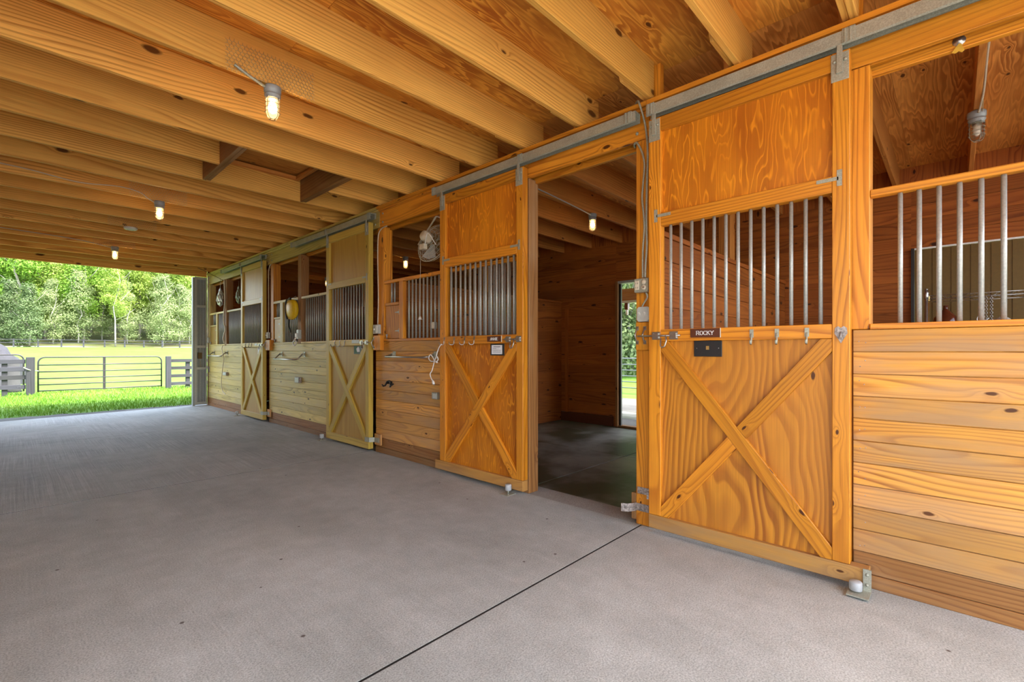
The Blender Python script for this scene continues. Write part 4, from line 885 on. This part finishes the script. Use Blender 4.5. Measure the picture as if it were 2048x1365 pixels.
# ------------------------------------------------------------------ metal leaf at the far opening
t = thing('metal_door_leaf', (-.16, 13.2, 0), 'grey corrugated metal sliding leaf beside the far opening', 'door')
mb = MB(); prof = []; x = -.26
pts = []
while x < -.03:
    pts += [(x, 13.245), (x + .022, 13.245), (x + .030, 13.230), (x + .040, 13.230), (x + .048, 13.245)]; x += .062
back = [(a, b + .004) for a, b in pts[::-1]]
mb.prism(pts + back, .04, 3.06, ax='z'); mb.build('corrugated_sheet', 'greymetal', t)
mb = MB(); mb.box(-.27, -.225, 13.17, 13.228, .02, 3.08); mb.box(-.05, -.018, 13.17, 13.225, .02, 3.08); mb.build('upright', 'greylight', t, .003)
for zz in (.025, .86, 1.38, 2.35, 3.02):
    mb = MB(); mb.box(-.2249, -.0501, 13.175, 13.228, zz, zz + .06); mb.build('crossbar', 'greylight', t, .003)
mb = MB(); mb.box(-.315, -.272, 13.15, 13.25, .0, 3.06); mb.build('edge_trim', 'greymetal', t)
mb = MB(); mb.box(-.20, -.12, 13.165, 13.222, 1.12, 1.27); mb.build('brown_board', 'brown', t)
mb = MB(); mb.tube([(-.16, 13.175, .93), (-.16, 13.14, .935), (-.16, 13.135, 1.0), (-.16, 13.14, 1.06), (-.16, 13.175, 1.062)], .008, 6); mb.build('handle', 'galv', t)
mb = MB(); mb.box(-.012, -.0015, 13.0, 13.09, .80, .93); tag(recentre(mb.build('latch_keeper', 'rust')), 'rusty latch keeper at the corner beside the metal leaf', 'latch')

# ------------------------------------------------------------------ rear doors
t = thing('door_frame', (BX, 3.6, 0), 'pale metal frame of the rear door in the open stall', 'door frame')
mb = MB(); mb.box(BX - .03, BX + .11, 4.205, 4.249, .0, 2.505); mb.box(BX - .03, BX + .11, 3.001, 3.045, .0, 2.505); mb.build('jamb', 'treated', t, .003)
mb = MB(); mb.box(BX - .03, BX + .11, 3.046, 4.204, 2.465, 2.505); mb.build('head', 'greylight', t, .003)
mb = MB(); mb.box(BX - .01, BX + .11, 3.046, 4.204, -.005, .03); mb.build('door_sill', 'treated', t, .003)
mb = MB(); mb.box(BX + .012, BX + .05, 4.165, 4.203, .03, 2.46); mb.build('track_channel', 'black', t)
# porch outside
mb = MB(); boards(mb, 'y', -3, 14, 4.02, 6.6, 2.90, 2.96, .06); struct(mb.build('porch_soffit', 'white'))
mb = MB(); mb.box(6.3, 6.4, -3, 14, 2.45, 2.72, 'y'); struct(mb.build('porch_beam', 'treated'))
mb = MB(); mb.box(6.28, 6.42, -3, 14, 2.40, 2.45, 'y'); struct(mb.build('porch_trim', 'greylight'))
t = thing('wall_camera', (6.35, 5.5, 2.2), 'small hanging camera under the porch beam beyond the rear door', 'camera')
mb = MB(); mb.box(6.30, 6.38, 5.38, 5.46, 2.25, 2.399); mb.build('mount', 'plaque', t)
mb = MB(); mb.lathe([(.03, 0), (.03, .09), (.02, .1)], (6.34, 5.42, 2.15), (0, 0, 1), 12); mb.lathe([(.035, 0), (.001, .03)], (6.34, 5.42, 2.15), (0, 0, -1), 12); mb.build('camera_body', 'white', t)

def tube_gate(lab, p0, p1, z0, z1, n, r=.021, mids=(.5,), mat='black', corner=.16):
    p0, p1 = V(p0), V(p1); d = (p1 - p0); L = d.length; d.normalize()
    t = thing('tube_gate', (p0.x, p0.y, z0), lab, 'gate')
    def P(s, z): return (p0.x + d.x * s, p0.y + d.y * s, z)
    fr = [P(0, z0)] + [P(0, z1 - corner)] + [P(corner * (1 - math.cos(a)), z1 - corner * (1 - math.sin(a))) for a in rng(.3, 1.57, 4)] + [P(L - corner * (1 - math.sin(a)), z1 - corner * (1 - math.cos(a))) for a in rng(0, 1.27, 4)] + [P(L, z1 - corner), P(L, z0)]
    mb = MB(); mb.tube(fr, r, 8); mb.build('frame', mat, t)
    for zz in n:
        mb = MB(); mb.tube([P(0, zz), P(L, zz)], r * .85, 7); mb.build('rail', mat, t)
    for s in mids:
        mb = MB(); q = P(L * s, 0); mb.box(q[0] - .03 * abs(d.x) - .006, q[0] + .03 * abs(d.x) + .006, q[1] - .03 * abs(d.y) - .014, q[1] + .03 * abs(d.y) - .0, z0, z1); mb.build('upright', mat, t)
    return t
M['gatem'] = plain('dark_gate_paint', (.05, .045, .05), .4, .3)
M['gateg'] = plain('grey_gate_paint', (.20, .21, .23), .4, .4)
GY = 20.5
g = tube_gate('wide dark tubular gate between two grey posts in the field opening', (-2.70, GY, 0), (.385, GY, 0), .04, 1.11, (.07, .26, .45, .66, .87), mat='gatem')
tube_gate('grey tubular gate beyond the rear stall door', (10., 4.5, 0), (10., 9.6, 0), .1, 1.07, (.15, .34, .52, .70, .88), mat='gateg')
tube_gate('dark tubular gate behind the board fence at the left edge', (-6.2, 21.3, 0), (-3.0, 21.3, 0), .04, 1.19, (.2, .5, .8), mat='gatem')
# posts and board fences beside the field gate
def fence_post(x, y, h, w, lab, z0=-.03, mat='fence'):
    mb = MB(); mb.box(x - w / 2, x + w / 2, y - w / 2, y + w / 2, z0, h, 'z'); return tag(recentre(mb.build('fence_post', mat, bevel=.01)), lab, 'post')
fence_post(-2.87, 20.2, 1.12, .19, 'thick grey wooden gate post left of the dark tubular gate')
fence_post(.53, 20.2, 1.12, .15, 'grey wooden gate post right of the dark tubular gate')
def board_fence(lab, xa, xb, y, zs, bh, posts_, ph=1.0):
    t = thing('board_fence', ((xa + xb) / 2, y, 0), lab, 'fence')
    for z in zs:
        mb = MB(); mb.box(xa, xb, y - .02, y + .018, z, z + bh, 'x'); mb.build('fence_board', 'fence', t, .004)
    for x in posts_:
        mb = MB(); mb.box(x - .06, x + .06, y + .019, y + .14, -.03, ph, 'z'); mb.build('fence_post', 'fence', t, .006)
board_fence('grey four-board fence left of the thick gate post', -5.6, -2.97, 20.2, (.17, .46, .70, .93), .125, (-5.3, -3.4))
board_fence('grey four-board fence right of the field gate', .61, 4.2, 20.2, (.09, .365, .645, .905), .11, (1.12, 3.4), .96)
conduit('chain', [(-3.02, 20.08, .82), (-2.9, 20.09, .74), (-2.75, 20.3, .70), (-2.70, 20.45, .69)], .016, 'silver', 'pale tie rope between the thick post and the dark gate', False, 'rope')
# stuff behind the left fence
def rock(c, sx, sy, sz, mat, name, lab, cat):
    mb = MB(); vs = []; fs = []; n, m_ = 16, 8
    for j in range(m_ + 1):
        ph = math.pi / 2 * j / m_
        for k in range(n):
            a = 2 * math.pi * k / n; q = 1 + .10 * math.sin(3 * a + j) + U(-.05, .05); vs.append((c[0] + math.cos(a) * math.cos(ph) * sx * q, c[1] + math.sin(a) * math.cos(ph) * sy * q, c[2] + math.sin(ph) * sz * q))
    for j in range(m_):
        for k in range(n): fs.append((j * n + k, j * n + (k + 1) % n, (j + 1) * n + (k + 1) % n, (j + 1) * n + k))
    mb.add(vs, fs, 'x', .5, True); return tag(recentre(mb.build(name, mat)), lab, cat)
rock((-3.75, 26, -.03), .95, 1.2, 1.45, 'fence', 'covered_mound', 'dark grey covered mound behind the fence at the left edge', 'mound')
t = thing('tree_stump', (-3.25, 22.2, 0), 'grey upright stump behind the board fence at the left edge', 'stump'); mb = MB(); mb.lathe([(.24, -.03), (.2, .1), (.18, .9), (.17, .98), (.001, 1.0)], (-3.25, 22.2, 0), seg=14); mb.build('trunk', 'stump', t)

# ------------------------------------------------------------------ far fence
t = thing('field_fence', (7, 97, 1.85), 'long low dark wooden fence across the top of the field', 'fence')
x = -8.; 
while x < 36:
    mb = MB(); z = gz(x, 97); mb.box(x - .09, x + .09, 96.9, 97.1, z - .1, z + 1.15, 'z'); mb.build('fence_post', 'fence', t); x += 2.45
for zz in (.55, 1.02):
    mb = MB(); mb.box(-8, 36, 96.86, 96.9, gz(0, 97) + zz, gz(0, 97) + zz + .09, 'x'); mb.build('rail', 'fence', t)

# ------------------------------------------------------------------ trees
def crown_mesh(seed, H, Wd, base, n, leaf, kind):
    random.seed(seed); mb = MB(); vs = []; fs = []
    blobs = []
    nb = 22 if kind != 'cedar' else 16
    for i in range(nb):
        h = base + (H - base) * (i + .5) / nb
        k = math.sin(math.pi * min(1, .15 + .85 * (i + .5) / nb)) if kind != 'cedar' else 1.05 - (i + .5) / nb
        a = U(0, 6.28); r = Wd * k * U(.25, .75); blobs.append((math.cos(a) * r, math.sin(a) * r, h + U(-.5, .5), Wd * (.30 + .28 * k) * U(.7, 1.2)))
    for q in range(n):
        bx, by, bz, br_ = blobs[int(R() * nb)]
        d = V((random.gauss(0, 1), random.gauss(0, 1), random.gauss(0, .62))).normalized() * (br_ * (R() ** .45)); c = V((bx, by, bz)) + d
        nrm = (d.normalized() + V((U(-.7, .7), U(-.7, .7), U(-.2, .9)))).normalized(); a = nrm.cross(V((0, 0, 1))); a = a.normalized() if a.length > .01 else V((1, 0, 0)); b = nrm.cross(a)
        s = leaf * U(.6, 1.3); th = U(0, 3.14); a, b = a * math.cos(th) + b * math.sin(th), b * math.cos(th) - a * math.sin(th); o = len(vs)
        vs += [c - a * s, c - b * s * .55, c + a * s, c + b * s * .55]; fs.append((o, o + 1, o + 2, o + 3))
    mb.add(vs, fs, 'x', .5); return mb
def trunk_mb(seed, H, r, br=7):
    random.seed(seed); mb = MB(); pts = [(U(-.12, .12) * k, U(-.12, .12) * k, H * k / 7) for k in range(8)]; mb.tube(pts, [r * (1 - .85 * k / 7) for k in range(8)], 7)
    for i in range(br):
        k = 2 + i * 5. / br; j = int(k); p = V(pts[j]); a = U(0, 6.28); L = H * U(.10, .2); d = V((math.cos(a), math.sin(a), U(.5, 1.1))); mb.tube([p, p + d * L * .5, p + d * L + V((0, 0, L * .2))], [r * .3, r * .18, r * .05], 5)
    return mb
proto = {}
def make_tree(key, H, Wd, base, n, leaf, leafmat, bark, r, kind, seed):
    root = thing('tree', (0, 0, 0), 'tree', 'tree'); trunk_mb(seed, H * .93, r, 4 if kind == 'cedar' else 9).build('trunk', bark, root); crown_mesh(seed + 50, H, Wd, base, n, leaf, kind).build('foliage', leafmat, root)
    proto[key] = [root, False]
make_tree('a', 20, 4.0, 3.5, 13000, .17, 'leaf0', 'bark', .26, 'oak', 1)
make_tree('b', 18, 3.5, 3.5, 11000, .17, 'leaf1', 'bark', .20, 'oak', 2)
make_tree('c', 11, 2.6, 1.2, 6000, .12, 'leaf2', 'bark_pale', .10, 'oak', 3)
make_tree('d', 9.5, 2.8, .3, 8000, .12, 'leaf3', 'bark', .14, 'cedar', 4)
make_tree('e', 17, 2.6, 6.0, 5000, .16, 'leaf1', 'bark_pale', .13, 'oak', 5)
LAB = {'a': 'tall bright green tree on the wooded hillside', 'b': 'tall yellow-green tree on the wooded hillside', 'c': 'small pale grey-green tree at the edge of the wood', 'd': 'dense dull green cedar at the left edge of the wood', 'e': 'slender pale-trunked tree standing among the hillside trees'}
def put(key, x, y, s, rz, lab=None, grp=None):
    root, used = proto[key]
    if used: o = copytree(root)
    else: o = root; proto[key][1] = True
    o.location = (x, y, gz(x, y) - .05); o.rotation_euler = (0, 0, rz); o.scale = (s, s, s); o['label'] = lab or LAB[key]; o['group'] = grp or {'a': 'bright green hillside trees', 'b': 'yellow-green hillside trees', 'c': 'pale small trees at the wood edge', 'd': 'cedars at the wood edge', 'e': 'slender pale-trunked trees'}[key]
random.seed(21)
pl = []
for row, (yy, sp_, keys) in enumerate(((101, 3.0, 'cce'), (106, 3.6, 'bca'), (112, 4.0, 'aeb'), (119, 4.4, 'aba'), (127, 4.8, 'bab'), (136, 5.2, 'aab'), (147, 5.6, 'aba'))):
    x = -7 + row * .3
    while x < 22 + row * 2.6:
        k = keys[int(R() * 3)]
        if row == 0 and x < 3.5: k = 'd' if x < 1.5 else 'c'
        pl.append((k, x + U(-1, 1), yy + U(-2, 2), U(.85, 1.15))); x += sp_
for k, x, y, s in pl: put(k, x, y, s, U(0, 6.28))
for x, y, k_ in ((17, 11.2, 'c'), (19, 13.5, 'c'), (15.5, 11.6, 'd'), (21, 12.5, 'c'), (18, 9, 'd'), (20, 15.5, 'd')): put(k_, x, y, U(.75, .95), U(0, 6.28), 'low leafy tree behind the gate beyond the rear stall door', 'low trees beyond the rear stall door')
for x, y in ((24, 13), (25, 17), (28, 12), (29, 20), (22, 16), (31, 16), (35, 22), (33, 11)): put('a' if R() < .5 else 'b', x, y, U(.7, .85), U(0, 6.28), 'leafy tree seen through the rear stall door', 'trees beyond the rear stall door')

# ------------------------------------------------------------------ nearest stall: things behind the bars
t = thing('rear_door_panel', (BX - .02, -.3, 0), 'olive brown sliding door panel at the back of the nearest stall', 'door')
mb = MB(); yq = -.94
mb.box(BX - .028, BX - .018, -.94, .33, .02, 2.47)
while yq < .32: mb.box(BX - .034, BX - .028, yq, yq + .03, .02, 2.47); yq += .155
mb.build('panel', 'olive', t)
mb = MB(); mb.box(BX - .05, BX - .002, .331, .36, .0, 2.49); mb.build('frame_edge', 'black', t)
mb = MB(); mb.box(BX - .045, BX - .002, -.95, .33, 2.472, 2.49); mb.build('light_strip', 'letter', t)
def wire_shelf():
    x0, x1, y0, y1 = 3.0, 3.42, -.52, .20
    t = thing('wire_shelf', ((x0 + x1) / 2, (y0 + y1) / 2, 0), 'chrome wire shelf rack behind the bars at the right edge', 'shelf')
    for x in (x0, x1):
        for y in (y0, y1):
            mb = MB(); mb.tube([(x, y, -.008), (x, y, 1.92)], .0125, 10); mb.lathe([(.016, 0), (.019, .02), (.019, .06), (.016, .07)], (x, y, 1.83), seg=10); mb.lathe([(.014, 0), (.014, .008), (.001, .012)], (x, y, 1.92), seg=10); mb.build('post', 'brass' if x == x1 else 'chrome', t)
    for z in (.3, .95, 1.50, 1.86):
        mb = MB()
        for dz in (0, .032):
            for a, b in (((x0, y0), (x0, y1)), ((x1, y0), (x1, y1)), ((x0, y0), (x1, y0)), ((x0, y1), (x1, y1))): mb.tube([(a[0], a[1], z - dz), (b[0], b[1], z - dz)], .0035, 5)
        for x in (x0, x1):
            n = 14; mb.tube([(x, y0 + (y1 - y0) * k / n, z - (.032 if k % 2 else 0)) for k in range(n + 1)], .0025, 4, smooth=False)
        for k in range(1, 16): yy = y0 + (y1 - y0) * k / 16; mb.tube([(x0, yy, z), (x1, yy, z)], .002, 4)
        mb.build('wire_tier', 'chrome', t)
wire_shelf()
t = thing('amber_jug', (3.2, .07, 1.51), 'dark amber round jug on the wire shelf', 'jug'); mb = MB(); mb.lathe([(.085, 0), (.095, .01), (.10, .08), (.09, .14), (.05, .19), (.02, .22), (.018, .26), (.022, .262), (.001, .263)], (3.18, .06, 1.505), seg=20); mb.build('jug_body', 'jug', t)
t = thing('hanging_chain', (3.0, -.22, 1.55), 'metal chain with snap hooks hanging from the wire shelf', 'chain'); mb = MB(); z = 1.82; k = 0
while z > 1.58:
    for dy in (0, .035): mb.ring((2.985, -.22 - dy, z), (1, .3, 0) if k % 2 else (0, 1, 0), .010, .0028, 8, 4)
    z -= .017; k += 1
mb.build('links', 'chrome', t)
mb = MB(); mb.tube(smooth([(2.985, -.20, 1.50), (2.985, -.195, 1.57), (2.985, -.16, 1.60), (2.985, -.165, 1.635), (2.985, -.185, 1.64)], 5), .006, 6); mb.tube([(2.985, -.195, 1.58), (2.985, -.24, 1.62)], .006, 6); mb.build('snap_hook', 'chrome', t)
mb = MB(); mb.box(3.05, 3.38, -.46, -.22, 1.504, 1.555); tag(recentre(mb.build('storage_box', 'blue', bevel=.01)), 'blue box on the wire shelf right of the jug', 'box')
rock((3.16, -.33, 1.556), .08, .09, .07, 'silver', 'cloth_cap', 'crumpled grey cap lying on the blue box', 'cap')

# ------------------------------------------------------------------ world, sun, camera
w = bpy.data.worlds.new('world'); scn.world = w; w.use_nodes = True; nt = w.node_tree; bg = nt.nodes['Background']
sk = nt.nodes.new('ShaderNodeTexSky'); sk.sky_type = 'NISHITA'; sk.sun_disc = False; sk.sun_elevation = math.radians(57); sk.sun_rotation = math.radians(150); sk.air_density = 1.; sk.dust_density = 2.5; sk.ozone_density = 1.
hs = nt.nodes.new('ShaderNodeHueSaturation'); hs.inputs['Saturation'].default_value = .6; nt.links.new(sk.outputs[0], hs.inputs['Color']); nt.links.new(hs.outputs[0], bg.inputs[0]); bg.inputs[1].default_value = .6
s = bpy.data.lights.new('sun', 'SUN'); s.energy = 4.2; s.angle = .01; s.color = (1., .95, .86); so = bpy.data.objects.new('sun', s); COL.objects.link(so)
so.rotation_euler = V((.33, -.55, 1.)).to_track_quat('Z', 'Y').to_euler(); so.location = (5, -5, 20)
cam = bpy.data.cameras.new('camera'); co = bpy.data.objects.new('camera', cam); COL.objects.link(co); scn.camera = co
cam.sensor_fit = 'HORIZONTAL'; cam.sensor_width = 36.; cam.lens = 36. * 940. / 2048.; cam.shift_x = 0.; cam.shift_y = (702. - 682.5) / 2048.; cam.clip_end = 500; cam.clip_start = .05
th = math.atan(1000. / 940.); co.location = (-3.25, 0., 1.313); co.rotation_euler = (math.pi / 2, 0., -th)
scn.view_settings.view_transform = 'Standard'; scn.view_settings.look = 'None'; scn.view_settings.gamma = 1.; scn.view_settings.use_curve_mapping = False; scn.view_settings.exposure = 1.27
for o in list(bpy.data.objects):
    if '_w' in o: del o['_w']
